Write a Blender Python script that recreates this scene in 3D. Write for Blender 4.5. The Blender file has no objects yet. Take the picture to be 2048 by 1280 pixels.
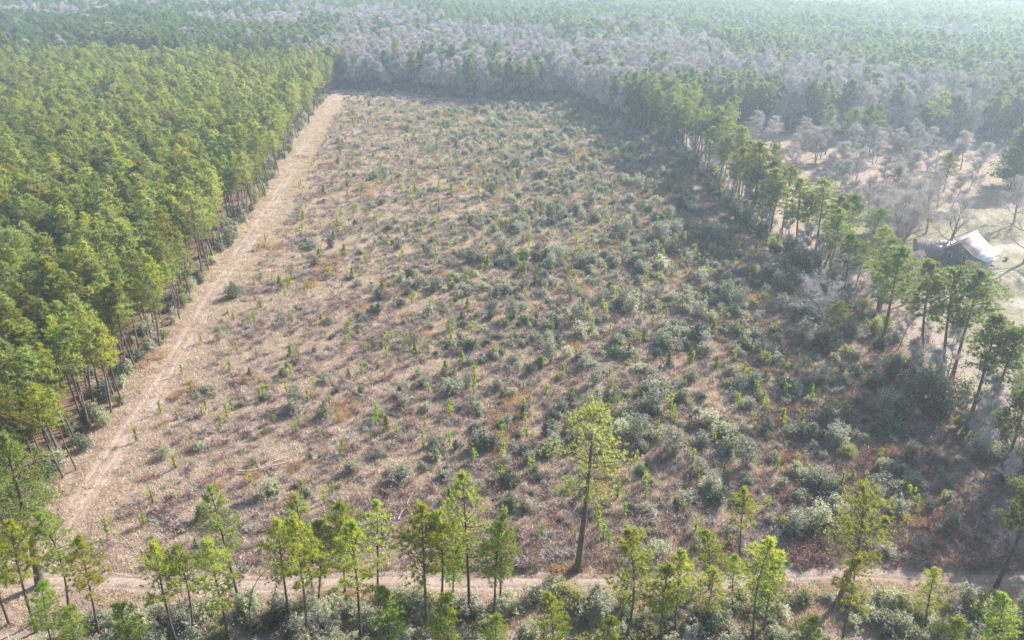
import bpy, math, random
import numpy as np

# ------------------------------------------------------------------ camera, sky, sun, exposure
sc = bpy.context.scene
SUN_EL, SUN_AZ = math.radians(32), math.radians(50.5)      # azimuth measured from +Y towards +X
cam_d = bpy.data.cameras.new('camera'); cam = bpy.data.objects.new('camera', cam_d)
sc.collection.objects.link(cam); sc.camera = cam
cam_d.sensor_width = 36.0; cam_d.lens = 36.0 * 1500 / 2048
cam_d.clip_start = 0.5; cam_d.clip_end = 6000
cam.location = (0, 0, 72); cam.rotation_euler = (math.radians(90 - 26.6), 0, 0)

world = bpy.data.worlds.new('World'); sc.world = world; world.use_nodes = True
wn = world.node_tree; wn.nodes.clear()
sky = wn.nodes.new('ShaderNodeTexSky'); sky.sky_type = 'NISHITA'; sky.sun_disc = False
sky.sun_elevation = SUN_EL; sky.sun_rotation = SUN_AZ; sky.air_density = 1.0; sky.dust_density = 1.5
bgn = wn.nodes.new('ShaderNodeBackground'); bgn.inputs['Strength'].default_value = 0.085
won = wn.nodes.new('ShaderNodeOutputWorld')
wn.links.new(sky.outputs[0], bgn.inputs[0]); wn.links.new(bgn.outputs[0], won.inputs[0])

sun_d = bpy.data.lights.new('sun', 'SUN'); sun_d.energy = 4.6; sun_d.angle = math.radians(0.6); sun_d.color = (1.0, 0.95, 0.87)
sun = bpy.data.objects.new('sun', sun_d); sc.collection.objects.link(sun)
sun.rotation_euler = (math.pi / 2 - SUN_EL, 0, math.pi - SUN_AZ); sun.location = (200, 160, 150)

sc.view_settings.view_transform = 'Standard'; sc.view_settings.look = 'None'
sc.view_settings.gamma = 1.0; sc.view_settings.use_curve_mapping = False
sc.view_settings.exposure = 1.6
cy = sc.cycles
cy.max_bounces = 8; cy.diffuse_bounces = 3; cy.glossy_bounces = 2; cy.transmission_bounces = 4
cy.volume_bounces = 1; cy.transparent_max_bounces = 8
cy.use_denoising = True; cy.denoiser = 'OPENIMAGEDENOISE'; cy.denoising_input_passes = 'RGB_ALBEDO_NORMAL'; cy.denoising_prefilter = 'ACCURATE'

RNG = np.random.default_rng(11)
C = sc.collection

# ------------------------------------------------------------------ small helpers
def unit(a):
    return a / np.maximum(np.linalg.norm(a, axis=-1, keepdims=True), 1e-9)

def make_mesh(name, V, T, mats, midx=None, smooth=False):
    V = np.asarray(V, np.float32); T = np.asarray(T, np.int32)
    me = bpy.data.meshes.new(name)
    me.vertices.add(len(V)); me.vertices.foreach_set('co', V.ravel())
    me.loops.add(T.size); me.loops.foreach_set('vertex_index', T.ravel())
    me.polygons.add(len(T)); me.polygons.foreach_set('loop_start', np.arange(len(T), dtype=np.int32) * 3)
    if smooth: me.polygons.foreach_set('use_smooth', np.ones(len(T), bool))
    for m in mats: me.materials.append(m)
    if midx is not None: me.polygons.foreach_set('material_index', np.asarray(midx, np.int32))
    me.update(calc_edges=True)
    return me

class MB:
    """collects triangles"""
    def __init__(s): s.V = []; s.T = []; s.n = 0
    def add(s, V, T):
        V = np.asarray(V, float).reshape(-1, 3); T = np.asarray(T, int).reshape(-1, 3)
        s.V.append(V); s.T.append(T + s.n); s.n += len(V)
    def tube(s, pts, rad, sides=6):
        pts = np.asarray(pts, float); k = len(pts)
        d = unit(np.gradient(pts, axis=0)); ref = np.array([0.13, 0.97, 0.2])
        u = unit(np.cross(d, ref)); w = np.cross(d, u)
        a = np.arange(sides) * 2 * math.pi / sides
        V = pts[:, None] + (np.cos(a)[None, :, None] * u[:, None] + np.sin(a)[None, :, None] * w[:, None]) * np.asarray(rad)[:, None, None]
        T = []
        for i in range(k - 1):
            for j in range(sides):
                p, q = i * sides + j, i * sides + (j + 1) % sides
                T += [(p, q, q + sides), (p, q + sides, p + sides)]
        for j in range(1, sides - 1): T.append(((k - 1) * sides, (k - 1) * sides + j, (k - 1) * sides + j + 1))
        s.add(V.reshape(-1, 3), T)
    def blades(s, P, D, L, W, n, spread, rng):
        P = np.repeat(np.asarray(P, float), n, 0); D = np.repeat(np.asarray(D, float), n, 0)
        m = len(P)
        d = unit(D + rng.normal(0, spread, (m, 3)))
        side = unit(np.cross(d, rng.normal(0, 1, (m, 3))))
        l = (L * rng.uniform(0.65, 1.25, m))[:, None]; w = (W * rng.uniform(0.7, 1.3, m))[:, None] * 0.5
        a = P + d * l * 0.08
        V = np.stack([a - side * w, a + side * w, P + d * l], 1).reshape(-1, 3)
        s.add(V, np.arange(3 * m).reshape(-1, 3))
    def leaves(s, P, S, rng):
        """one small pointed leaf spray at every point"""
        m = len(P); d = unit(rng.normal(0, 1, (m, 3)) + np.array([0, 0, 0.35]))
        side = unit(np.cross(d, rng.normal(0, 1, (m, 3))))
        S = (S * rng.uniform(0.6, 1.4, m))[:, None]
        V = np.stack([P - side * S * 0.36, P + side * S * 0.36, P + d * S], 1).reshape(-1, 3)
        s.add(V, np.arange(3 * m).reshape(-1, 3))
    def hexa(s, c):
        """box from 8 corners: bottom ring then top ring"""
        s.add(c, [(0,2,1),(0,3,2),(4,5,6),(4,6,7),(0,1,5),(0,5,4),(1,2,6),(1,6,5),(2,3,7),(2,7,6),(3,0,4),(3,4,7)])
    def box(s, x0, x1, y0, y1, z0, z1):
        s.hexa([(x0,y0,z0),(x1,y0,z0),(x1,y1,z0),(x0,y1,z0),(x0,y0,z1),(x1,y0,z1),(x1,y1,z1),(x0,y1,z1)])
    def arr(s): return np.concatenate(s.V), np.concatenate(s.T)
    def mesh(s, name, mat, smooth=False):
        V, T = s.arr(); return make_mesh(name, V, T, [mat], None, smooth)

def joined(name, parts):
    """[(MB, material)] -> one mesh with several materials"""
    V, T, M, n = [], [], [], 0
    for i, (b, m) in enumerate(parts):
        v, t = b.arr(); V.append(v); T.append(t + n); M.append(np.full(len(t), i)); n += len(v)
    return make_mesh(name, np.concatenate(V), np.concatenate(T), [m for _, m in parts], np.concatenate(M))

def link(o, parent=None):
    C.objects.link(o)
    if parent is not None: o.parent = parent
    return o
def mobj(name, me, parent=None): return link(bpy.data.objects.new(name, me), parent)
def tag(o, label=None, cat=None, group=None, kind=None):
    if label: o['label'] = label
    if cat: o['category'] = cat
    if group: o['group'] = group
    if kind: o['kind'] = kind
    return o

_ph = {}
def wav(x, y, scale, seed):
    """smooth pseudo noise, about -1..1"""
    if seed not in _ph:
        r = np.random.default_rng(seed); _ph[seed] = (r.uniform(0, 2 * math.pi, 9), r.uniform(0, 2 * math.pi, 9), r.uniform(0.6, 1.9, 9))
    an, ph, fr = _ph[seed]
    x = np.asarray(x, float); y = np.asarray(y, float); t = 0
    for a, p, f in zip(an, ph, fr): t = t + np.sin((x * math.cos(a) + y * math.sin(a)) * f * 2 * math.pi / scale + p)
    return t / 4.2

def gz(x, y):
    """height of the ground"""
    x = np.asarray(x, float); y = np.asarray(y, float)
    return 0.16 * wav(x, y, 26, 1) + 0.05 * wav(x, y, 7, 2) + 0.5 * wav(x, y, 160, 3) * np.clip((y - 120) / 300, 0, 1)
def gzf(x, y): return float(gz(x, y))

# field outline, from the near track to the far wood
LT = np.array([(-58, 62), (-62, 74), (-64.2, 84.4), (-64.5, 95), (-65.6, 115.5), (-69.5, 150), (-72, 178), (-75, 218), (-81, 270), (-90.6, 360), (-95, 428), (-97, 445)], float)
RT = np.array([(62, 60), (66, 80), (67.5, 90), (68.5, 120), (68.6, 140), (68, 165), (63.2, 196), (58.7, 257), (54.8, 309), (48, 340), (40, 380)], float)
def xl(y): return np.interp(y, LT[:, 1], LT[:, 0])
def xr(y): return np.interp(y, RT[:, 1], RT[:, 0])
FE = np.array([(-97, 430), (-61, 421), (-14, 396), (32, 384), (49, 330), (60, 318)], float)
def yf(x): return np.interp(x, FE[:, 0], FE[:, 1])
def in_field(x, y): return (x > xl(y)) & (x < xr(y)) & (y > 72) & (y < yf(x))

# ------------------------------------------------------------------ materials
def nodes(name):
    m = bpy.data.materials.new(name); m.use_nodes = True; t = m.node_tree; t.nodes.clear()
    return m, t
def N(t, kind, **kw):
    n = t.nodes.new(kind)
    for k, v in kw.items():
        if k in n.inputs: n.inputs[k].default_value = v
        else: setattr(n, k, v)
    return n
def mixc(t, fac, a, b, blend='MIX'):
    n = t.nodes.new('ShaderNodeMix'); n.data_type = 'RGBA'; n.blend_type = blend
    for sock, v in ((n.inputs[0], fac), (n.inputs[6], a), (n.inputs[7], b)):
        if hasattr(v, 'links'): t.links.new(v, sock)
        elif isinstance(v, (tuple, list)): sock.default_value = (*v[:3], 1)
        else: sock.default_value = v
    return n.outputs[2]
def ramp(t, fac, stops):
    n = t.nodes.new('ShaderNodeValToRGB'); e = n.color_ramp.elements
    while len(e) < len(stops): e.new(0.5)
    for el, (p, c) in zip(e, stops):
        el.position = p; el.color = (*c[:3], 1) if isinstance(c, tuple) else (c, c, c, 1)
    t.links.new(fac, n.inputs[0]); return n.outputs[0]
def noise(t, vec, scale, detail=4, rough=0.55, dist=0.0):
    n = N(t, 'ShaderNodeTexNoise', Scale=scale, Detail=detail, Roughness=rough, Distortion=dist)
    if vec is not None: t.links.new(vec, n.inputs['Vector'])
    return n.outputs[0]
def math2(t, op, a, b):
    n = t.nodes.new('ShaderNodeMath'); n.operation = op
    for s, v in zip(n.inputs, (a, b)):
        if hasattr(v, 'links'): t.links.new(v, s)
        else: s.default_value = v
    return n.outputs[0]

def leaf_mat(name, c0, c1, c2, trans=0.4, tboost=1.5, rough=0.5, spec=0.4, tb=0.6):
    """c0..c2: foliage colours, drawn per leaf; each tree shifts a little"""
    m, t = nodes(name)
    geo = N(t, 'ShaderNodeNewGeometry'); oi = N(t, 'ShaderNodeObjectInfo')
    col = ramp(t, geo.outputs['Random Per Island'], [(0.0, c0), (0.5, c1), (1.0, c2)])
    hsv = N(t, 'ShaderNodeHueSaturation')
    r = oi.outputs['Random']
    t.links.new(math2(t, 'MULTIPLY_ADD', r, 0.05), hsv.inputs['Hue'])
    t.nodes[-1].inputs[2].default_value = 0.475
    r2 = math2(t, 'FRACT', math2(t, 'MULTIPLY', r, 7.31), 0)
    v = math2(t, 'MULTIPLY_ADD', r2, 0.5); t.nodes[-1].inputs[2].default_value = 0.75
    t.links.new(v, hsv.inputs['Value']); t.links.new(col, hsv.inputs['Color'])
    p = N(t, 'ShaderNodeBsdfPrincipled', Roughness=rough); p.inputs['Specular IOR Level'].default_value = spec
    tr = N(t, 'ShaderNodeBsdfTranslucent')
    t.links.new(hsv.outputs[0], p.inputs['Base Color'])
    t.links.new(mixc(t, 1.0, hsv.outputs[0], (tboost, tboost, tboost * tb), 'MULTIPLY'), tr.inputs[0])
    mx = N(t, 'ShaderNodeMixShader'); mx.inputs[0].default_value = trans
    t.links.new(p.outputs[0], mx.inputs[1]); t.links.new(tr.outputs[0], mx.inputs[2])
    o = N(t, 'ShaderNodeOutputMaterial'); t.links.new(mx.outputs[0], o.inputs[0])
    return m

def rough_mat(name, c0, c1, scale=3.0, rough=0.85, spec=0.2, isl=False, vz=1.0):
    m, t = nodes(name)
    tc = N(t, 'ShaderNodeTexCoord'); mp = N(t, 'ShaderNodeMapping'); mp.inputs['Scale'].default_value = (1, 1, vz)
    t.links.new(tc.outputs['Object'], mp.inputs[0])
    if isl:
        geo = N(t, 'ShaderNodeNewGeometry'); fac = geo.outputs['Random Per Island']
    else: fac = noise(t, mp.outputs[0], scale, 6, 0.65)
    col = ramp(t, fac, [(0.3, c0), (0.7, c1)])
    oi = N(t, 'ShaderNodeObjectInfo')
    hsv = N(t, 'ShaderNodeHueSaturation')
    v = math2(t, 'MULTIPLY_ADD', oi.outputs['Random'], 0.4); t.nodes[-1].inputs[2].default_value = 0.8
    t.links.new(v, hsv.inputs['Value']); t.links.new(col, hsv.inputs['Color'])
    p = N(t, 'ShaderNodeBsdfPrincipled', Roughness=rough); p.inputs['Specular IOR Level'].default_value = spec
    t.links.new(hsv.outputs[0], p.inputs['Base Color'])
    if not isl:
        b = N(t, 'ShaderNodeBump', Strength=0.5, Distance=0.05); t.links.new(fac, b.inputs['Height']); t.links.new(b.outputs[0], p.inputs['Normal'])
    o = N(t, 'ShaderNodeOutputMaterial'); t.links.new(p.outputs[0], o.inputs[0])
    return m

M = {}
M['needle'] = leaf_mat('pine_needles', (.120, .150, .052), (.208, .240, .082), (.312, .330, .132), .54, 1.8, .6, .3)
M['needle_line'] = leaf_mat('mid_pine_needles', (.070, .100, .032), (.130, .165, .048), (.215, .240, .078), .50, 2.0, .6, .3)
M['needle_front'] = leaf_mat('vivid_pine_needles', (.120, .150, .026), (.215, .240, .040), (.330, .330, .072), .54, 2.1, .6, .3)
M['needle_pale'] = leaf_mat('pale_pine_needles', (.140, .175, .046), (.225, .262, .070), (.325, .350, .115), .54, 1.9, .6, .3)
M['needle_dark'] = leaf_mat('dark_pine_needles', (.055, .085, .036), (.105, .138, .052), (.175, .200, .078), .48, 2.0, .6, .3)
M['needle_yellow'] = leaf_mat('yellowing_pine_needles', (.120, .130, .028), (.190, .198, .040), (.260, .256, .066), .50, 1.8, .6, .3)
M['needle_young'] = leaf_mat('young_pine_needles', (.115, .165, .022), (.205, .265, .040), (.300, .335, .080), .50, 1.9, .6, .3)
M['leaf_grey'] = leaf_mat('grey_green_leaves', (.170, .172, .126), (.290, .290, .220), (.430, .420, .335), .36, 1.35, .6, .5, .9)
M['leaf_dark'] = leaf_mat('dark_green_leaves', (.055, .075, .044), (.105, .130, .078), (.200, .215, .145), .28, 1.3, .55, .5, .9)
M['leaf_olive'] = leaf_mat('olive_leaves', (.150, .158, .072), (.245, .248, .120), (.350, .335, .185), .44, 1.5, .6, .5)
M['leaf_pale'] = leaf_mat('pale_sage_leaves', (.215, .222, .145), (.345, .350, .238), (.490, .482, .350), .42, 1.5, .6, .5, .9)
M['straw'] = leaf_mat('dead_straw', (.415, .322, .285), (.555, .448, .405), (.690, .580, .525), .35, 1.1, .8, .15)
M['rust_grass'] = leaf_mat('rusty_broom_grass', (.360, .220, .155), (.460, .300, .215), (.550, .390, .290), .35, 1.1, .8, .15)
M['twig'] = rough_mat('bare_twigs', (.420, .365, .330), (.610, .550, .505), isl=True)
M['brush'] = rough_mat('bare_brush_twigs', (.300, .228, .200), (.480, .388, .350), isl=True)
M['brush_red'] = rough_mat('reddish_brush_twigs', (.210, .120, .095), (.350, .220, .180), isl=True)
M['twig_grey'] = rough_mat('grey_twigs', (.340, .320, .310), (.540, .515, .500), isl=True)
M['bark'] = rough_mat('pine_bark', (.075, .055, .046), (.165, .125, .105), 2.5, vz=.35)
M['bark_grey'] = rough_mat('grey_bark', (.200, .185, .170), (.400, .375, .350), 2.0, vz=.4)
M['bark_brown'] = rough_mat('brown_bark', (.110, .090, .078), (.230, .195, .170), 2.0, vz=.4)
M['dead_wood'] = rough_mat('bleached_wood', (.300, .265, .235), (.500, .460, .415), 4.0)

def ground_colour(t):
    """dead grass and low brown weeds: returns colour and height sockets"""
    geo = N(t, 'ShaderNodeNewGeometry'); P = geo.outputs['Position']
    big = noise(t, P, 0.035, 3, .5); mid = noise(t, P, 0.22, 5, .62, .6); fine = noise(t, P, 1.6, 6, .7, .8); streak = noise(t, P, 5.5, 4, .7)
    c = ramp(t, mid, [(.30, (.175, .126, .104)), (.45, (.265, .197, .163)), (.60, (.340, .260, .216)), (.75, (.410, .324, .271))])
    c = mixc(t, ramp(t, big, [(.42, 0.0), (.60, .75)]), c, mixc(t, fine, (.265, .205, .185), (.410, .325, .290)))
    c = mixc(t, ramp(t, fine, [(.25, .80), (.50, 0.0)]), c, (.120, .085, .068))
    c = mixc(t, ramp(t, streak, [(.55, 0.0), (.75, .5)]), c, (.450, .360, .295))
    rp = noise(t, P, 0.06, 3, .5)
    c = mixc(t, ramp(t, rp, [(.60, 0.0), (.74, .22)]), c, mixc(t, fine, (.30, .160, .09), (.44, .255, .150)))
    h = math2(t, 'ADD', fine, math2(t, 'MULTIPLY', streak, .4))
    return c, h, P, fine, mid

def finish_ground(t, c, h, dist=.25):
    p = N(t, 'ShaderNodeBsdfPrincipled', Roughness=.95); p.inputs['Specular IOR Level'].default_value = .1
    b = N(t, 'ShaderNodeBump', Strength=1.0, Distance=dist); t.links.new(h, b.inputs['Height'])
    t.links.new(c, p.inputs['Base Color']); t.links.new(b.outputs[0], p.inputs['Normal'])
    o = N(t, 'ShaderNodeOutputMaterial'); t.links.new(p.outputs[0], o.inputs[0])

def ground_mat():
    m, t = nodes('ground_soil_and_grass')
    c, h, P, fine, mid = ground_colour(t)
    at = N(t, 'ShaderNodeAttribute', attribute_name='zone'); sp = N(t, 'ShaderNodeSeparateColor'); t.links.new(at.outputs['Color'], sp.inputs[0])
    wob = math2(t, 'SUBTRACT', mid, .5)
    def mask(s):
        return ramp(t, math2(t, 'ADD', s, math2(t, 'MULTIPLY', wob, .9)), [(.35, 0.0), (.65, 1.0)])
    litter = mixc(t, fine, (.085, .055, .042), (.250, .160, .110))
    yard = ramp(t, mid, [(.35, (.175, .165, .110)), (.55, (.250, .228, .160)), (.70, (.310, .272, .210))])
    sand = mixc(t, fine, (.310, .280, .245), (.450, .412, .370))
    c = mixc(t, mask(sp.outputs[0]), c, litter)
    c = mixc(t, mask(sp.outputs[1]), c, yard)
    c = mixc(t, mask(sp.outputs[2]), c, sand)
    finish_ground(t, c, h)
    return m

def track_mat(name, soil0, soil1):
    m, t = nodes(name)
    c, h, P, fine, mid = ground_colour(t)
    at = N(t, 'ShaderNodeAttribute', attribute_name='wear'); sp = N(t, 'ShaderNodeSeparateColor'); t.links.new(at.outputs['Color'], sp.inputs[0])
    n1 = noise(t, P, .9, 5, .65)
    f = math2(t, 'ADD', sp.outputs[0], math2(t, 'MULTIPLY', math2(t, 'SUBTRACT', n1, .5), 1.1))
    c = mixc(t, ramp(t, f, [(.30, 0.0), (.70, 1.0)]), c, mixc(t, noise(t, P, 2.6, 5, .7), soil0, soil1))
    finish_ground(t, c, h, .10)
    return m
M['ground'] = ground_mat()
M['track'] = track_mat('track_soil', (.265, .203, .155), (.420, .338, .266))
M['faint_track'] = track_mat('faint_track_soil', (.180, .135, .104), (.290, .228, .180))
M['verge'] = track_mat('red_brown_verge', (.110, .062, .048), (.260, .160, .120))

# ------------------------------------------------------------------ ground and tracks
def axis(segs):
    out = []
    for a, b, n in segs: out += list(np.linspace(a, b, n, endpoint=False))
    return np.array(out + [segs[-1][1]])
gx = axis([(-4000, -900, 8), (-900, -240, 22), (-240, 200, 176), (200, 900, 24), (900, 4000, 8)])
gy = axis([(-600, 30, 14), (30, 450, 168), (450, 1400, 40), (1400, 5000, 8)])
GX, GY = np.meshgrid(gx, gy)
GZ = gz(GX, GY)
V = np.stack([GX, GY, GZ], -1).reshape(-1, 3)
nx, ny = len(gx), len(gy)
i, j = np.meshgrid(np.arange(nx - 1), np.arange(ny - 1)); a = (j * nx + i).ravel()
T = np.concatenate([np.stack([a, a + 1, a + nx + 1], 1), np.stack([a, a + nx + 1, a + nx], 1)])
me = make_mesh('ground', V, T, [M['ground']], None, True)
def smooth(x, lo, hi): return np.clip((x - lo) / (hi - lo), 0, 1)
X, Y = V[:, 0], V[:, 1]
left = smooth(xl(Y) - X, 1.0, 7.0); far = smooth(Y - yf(X), -1, 8) * (1 - left)
right_wood = smooth(Y - np.interp(X, [60, 90, 130, 170, 220], [322, 330, 318, 306, 300]), -4, 8) * (X > 50)
line = np.exp(-((X - xr(Y) - 7) / 5.5) ** 2) * (Y > 76) * (Y < 330) * .8
litter = np.clip(np.maximum.reduce([left, far, right_wood, line, smooth(58 - Y, 0, 6) * .6]), 0, 1)
yard = smooth(X - xr(Y), 14, 26) * smooth(Y, 95, 115) * (1 - smooth(Y, 205, 235)) * .9
dd = lambda x, y, a, b, ang: (((X - x) * math.cos(ang) + (Y - y) * math.sin(ang)) / a) ** 2 + ((-(X - x) * math.sin(ang) + (Y - y) * math.cos(ang)) / b) ** 2
sand = np.maximum.reduce([np.exp(-dd(136, 187, 14, 5, .3)) * .95, np.exp(-dd(128, 164, 15, 5, -.5)) * .85, np.exp(-dd(116, 150, 10, 5, -.9)) * .6, np.exp(-dd(93, 108, 9, 16, 0)) * .55, np.exp(-dd(133, 213, 18, 8, 0)) * .55])
zc = np.stack([litter, yard, sand, np.ones_like(X)], 1).astype(np.float32)
me.color_attributes.new('zone', 'FLOAT_COLOR', 'POINT').data.foreach_set('color', zc.ravel())
tag(mobj('ground', me), kind='structure')

def track(name, pts, half, ruts, mat, lift=.03, ragged=.6, base=.0, seed=5, fall=.35):
    """a strip with worn ruts pressed into it; its edges dive under the grass"""
    pts = np.asarray(pts, float)
    seg = np.r_[0, np.cumsum(np.linalg.norm(np.diff(pts, axis=0), axis=1))]
    n = int(seg[-1] / 1.0); s = np.linspace(0, seg[-1], n)
    cx, cyy = np.interp(s, seg, pts[:, 0]), np.interp(s, seg, pts[:, 1])
    k = np.ones(9) / 9
    cx = np.convolve(np.pad(cx, 4, 'edge'), k, 'valid') + .35 * wav(s, s * 0, 34, seed); cyy = np.convolve(np.pad(cyy, 4, 'edge'), k, 'valid')
    d = unit(np.stack([np.gradient(cx), np.gradient(cyy)], 1)); nrm = np.stack([d[:, 1], -d[:, 0]], 1)
    u = np.linspace(-1, 1, 25)
    hw = half * (1 + ragged * .35 * wav(s, s * 0, 9, seed + 1))
    off = u[None, :] * hw[:, None]
    PX = cx[:, None] + nrm[:, :1] * off; PY = cyy[:, None] + nrm[:, 1:] * off
    wear = np.zeros_like(off) + base; dep = np.zeros_like(off)
    for r in ruts:
        g = np.exp(-((off - r - .08 * wav(s, s * 0, 12, seed + 2)[:, None]) / .26) ** 2); wear = np.maximum(wear, g * (.72 + .25 * wav(s, s * 0, 15, seed + 3)[:, None])); dep += .07 * g
    wear *= smooth(1 - np.abs(u), .02, fall)[None, :]
    edge = np.clip((np.abs(u) - .72) / .28, 0, 1)[None, :]
    PZ = gz(PX, PY) + lift + .05 - dep - edge * (.05 + lift + .10)
    V = np.stack([PX, PY, PZ], -1).reshape(-1, 3); m = len(u)
    i, j = np.meshgrid(np.arange(m - 1), np.arange(n - 1)); a = (j * m + i).ravel()
    T = np.concatenate([np.stack([a, a + 1, a + m + 1], 1), np.stack([a, a + m + 1, a + m], 1)])
    me = make_mesh(name, V, T, [mat], None, True)
    w = np.stack([wear.ravel()] * 3 + [np.ones(wear.size)], 1).astype(np.float32)
    me.color_attributes.new('wear', 'FLOAT_COLOR', 'POINT').data.foreach_set('color', w.ravel())
    return tag(mobj(name, me), kind='structure')
TRACK_L = [(-59.5, 71), (-61.5, 78), (-62.6, 86), (-63.2, 95), (-64.0, 115), (-68.0, 150), (-70.5, 178), (-73.5, 218), (-79.5, 270), (-88.5, 350), (-93.5, 420), (-96, 445)]
TRACK_B = [(-95, 66.5), (-62, 69.8), (-50, 70.2), (-44, 69.2), (-30, 69.4), (-12, 70.0), (8, 69.6), (24, 69.8), (34, 71.4), (46, 71.6), (56, 70.6), (72, 70.0), (100, 71)]
TRACK_R = [(70.5, 76), (69.5, 90), (69.8, 110), (70, 140), (69.2, 165), (65.5, 196), (62.5, 225), (61, 257), (57.2, 305), (52, 330)]
track('dirt_track', TRACK_L, 2.6, (-.85, .85), M['track'], .03, .6, .10)
track('bottom_track', TRACK_B, 2.0, (-.8, .8), M['faint_track'], .045, .6, .0, 15)
track('field_verge', TRACK_R, 2.0, (), M['verge'], .035, .4, .62, 25, .95)

# ------------------------------------------------------------------ plant shapes
def curve_path(rng, p, d, L, n, wander, lift):
    pts = [np.array(p, float)]; d = unit(np.array(d, float))
    for _ in range(n):
        d = unit(d + rng.normal(0, wander, 3) + np.array([0, 0, lift])); pts.append(pts[-1] + d * L / n)
    return np.array(pts), d

def pine(seed, h, cb, cr, tr, step=.5, nb=(3, 5), tuft=.42, tw=.085, nblade=9, fill=1.0, e0=-4, e1=58, bend=.25, top_round=.75, stubs=6, patch=0.0):
    """trunk with limbs, and needle tufts on the outer limbs; returns (wood MB, needle MB)"""
    rng = np.random.default_rng(seed); wood, nee = MB(), MB()
    k = 9; zz = np.linspace(0, h, k); b1, b2 = rng.normal(0, bend, 2), rng.normal(0, bend, 2)
    tx = b1[0] * np.sin(zz / h * 2.6) + b2[0] * (zz / h) ** 2; ty = b1[1] * np.sin(zz / h * 2.6) + b2[1] * (zz / h) ** 2
    rad = tr * (1 - zz / h) ** .75 + .02; rad[0] *= 1.25; zz[0] = -.4
    wood.tube(np.stack([tx, ty, zz], 1), rad, 7)
    at = lambda z: np.array([np.interp(z, zz, tx), np.interp(z, zz, ty), z])
    z = cb * h; P, D = [], []; az0 = rng.uniform(0, 6.3)
    while z < h * .985:
        t = (z - cb * h) / (h - cb * h); prof = (1 - t ** (1 / top_round)) ** .85 * (.55 + .45 * min(1, t / .25)) + .06
        for q in range(rng.integers(nb[0], nb[1] + 1)):
            az = az0 + q * 2.4 + rng.normal(0, .5)
            if patch and wav(math.cos(az) * 5 + z * .5, math.sin(az) * 5, 7, seed + 900) < -1 + patch * 2 - .9: continue
            L = cr * prof * rng.uniform(.55, 1.2); el = math.radians(e0 + (e1 - e0) * t + rng.normal(0, 9))
            d = (math.cos(az) * math.cos(el), math.sin(az) * math.cos(el), math.sin(el))
            pts, dl = curve_path(rng, at(z), d, L, 4, .12, .06)
            wood.tube(pts, np.linspace(.022 + .013 * L, .008, 5), 3)
            m = max(2, int((3 + 3.4 * L) * fill))
            s = rng.uniform(.28, 1, m) ** .8; ip = np.stack([np.interp(s, np.linspace(0, 1, 5), pts[:, c]) for c in range(3)], 1)
            side = rng.normal(0, .20, (m, 3)) * (L * (1.05 - .45 * s))[:, None]; side[:, 2] = np.abs(side[:, 2]) * .55
            P.append(ip + side); D.append(unit(unit(np.array(d))[None] * .6 + side * .8 + np.array([0, 0, .55])))
            P.append(pts[-1:]); D.append(unit(dl[None] + np.array([[0, 0, .4]])))
        z += step * rng.uniform(.7, 1.3); az0 += 1.1
    P.append(at(h)[None]); D.append(np.array([[0, 0, 1.]]))
    nee.blades(np.concatenate(P), np.concatenate(D), tuft, tw, nblade, .55, rng)
    for _ in range(stubs):
        zs = rng.uniform(.35, 1) * cb * h; az = rng.uniform(0, 6.3)
        pts, _d = curve_path(rng, at(zs), (math.cos(az), math.sin(az), rng.uniform(-.35, .25)), rng.uniform(.4, 1.0) * (.35 * cr), 3, .15, -.02)
        wood.tube(pts, [.035, .028, .02, .008], 3)
    return wood, nee

def bare(seed, h, spread, tr, limbs=9, subs=6, twigs=22, tl=.9, tw=.035, fork=.35, lean=(0, 0), upr=.16, hang=0.0):
    """leafless tree: returns (wood MB, twig MB)"""
    rng = np.random.default_rng(seed); wood, tg = MB(), MB(); P, D = [], []
    pts, d = curve_path(rng, (0, 0, -.3), (lean[0], lean[1], 1), h * .86, 8, .07, .03)
    wood.tube(pts, tr * np.array([1.3, 1, .9, .78, .64, .5, .36, .22, .1]), 7)
    s8 = np.linspace(0, 1, 9); at = lambda s: np.array([np.interp(s, s8, pts[:, c]) for c in range(3)])
    for q in range(limbs):
        s = fork + (1 - fork) * (q + rng.uniform(0, .8)) / limbs; s = min(s, .98); az = q * 2.4 + rng.normal(0, .4)
        el = math.radians(rng.uniform(12, 40) + 35 * (s - fork)); L = spread * (1.15 - .75 * (s - fork) / (1 - fork)) * rng.uniform(.7, 1.15)
        p2, d2 = curve_path(rng, at(s), (math.cos(az) * math.cos(el), math.sin(az) * math.cos(el), math.sin(el)), L, 5, .17, upr * .5)
        r0 = tr * .48 * (1 - .55 * s); wood.tube(p2, np.linspace(r0, r0 * .25, 6), 4)
        for w in range(subs):
            s2 = .3 + .7 * (w + rng.uniform(0, 1)) / subs; b = np.array([np.interp(s2, np.linspace(0, 1, 6), p2[:, c]) for c in range(3)])
            dd_ = unit(d2 + rng.normal(0, .75, 3) + np.array([0, 0, upr]))
            L3 = L * .42 * rng.uniform(.6, 1.2); p3, d3 = curve_path(rng, b, dd_, L3, 3, .2, upr * .6)
            wood.tube(p3, np.linspace(r0 * .3 + .012, .008, 4), 3)
            m = twigs; sx = rng.uniform(.15, 1, m); ip = np.stack([np.interp(sx, np.linspace(0, 1, 4), p3[:, c]) for c in range(3)], 1)
            P.append(ip); D.append(unit(np.repeat(d3[None], m, 0) * .7 + rng.normal(0, .55, (m, 3)) + np.array([0, 0, .25 - hang])))
    P, D = np.concatenate(P), np.concatenate(D)
    tg.blades(P, D, tl, tw, 1, .25, rng)
    # a second order of twiglets
    q = rng.integers(0, len(P), len(P)); tg.blades(P[q] + D[q] * tl * .5, D[q], tl * .6, tw * .7, 1, .5, rng)
    return wood, tg

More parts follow.
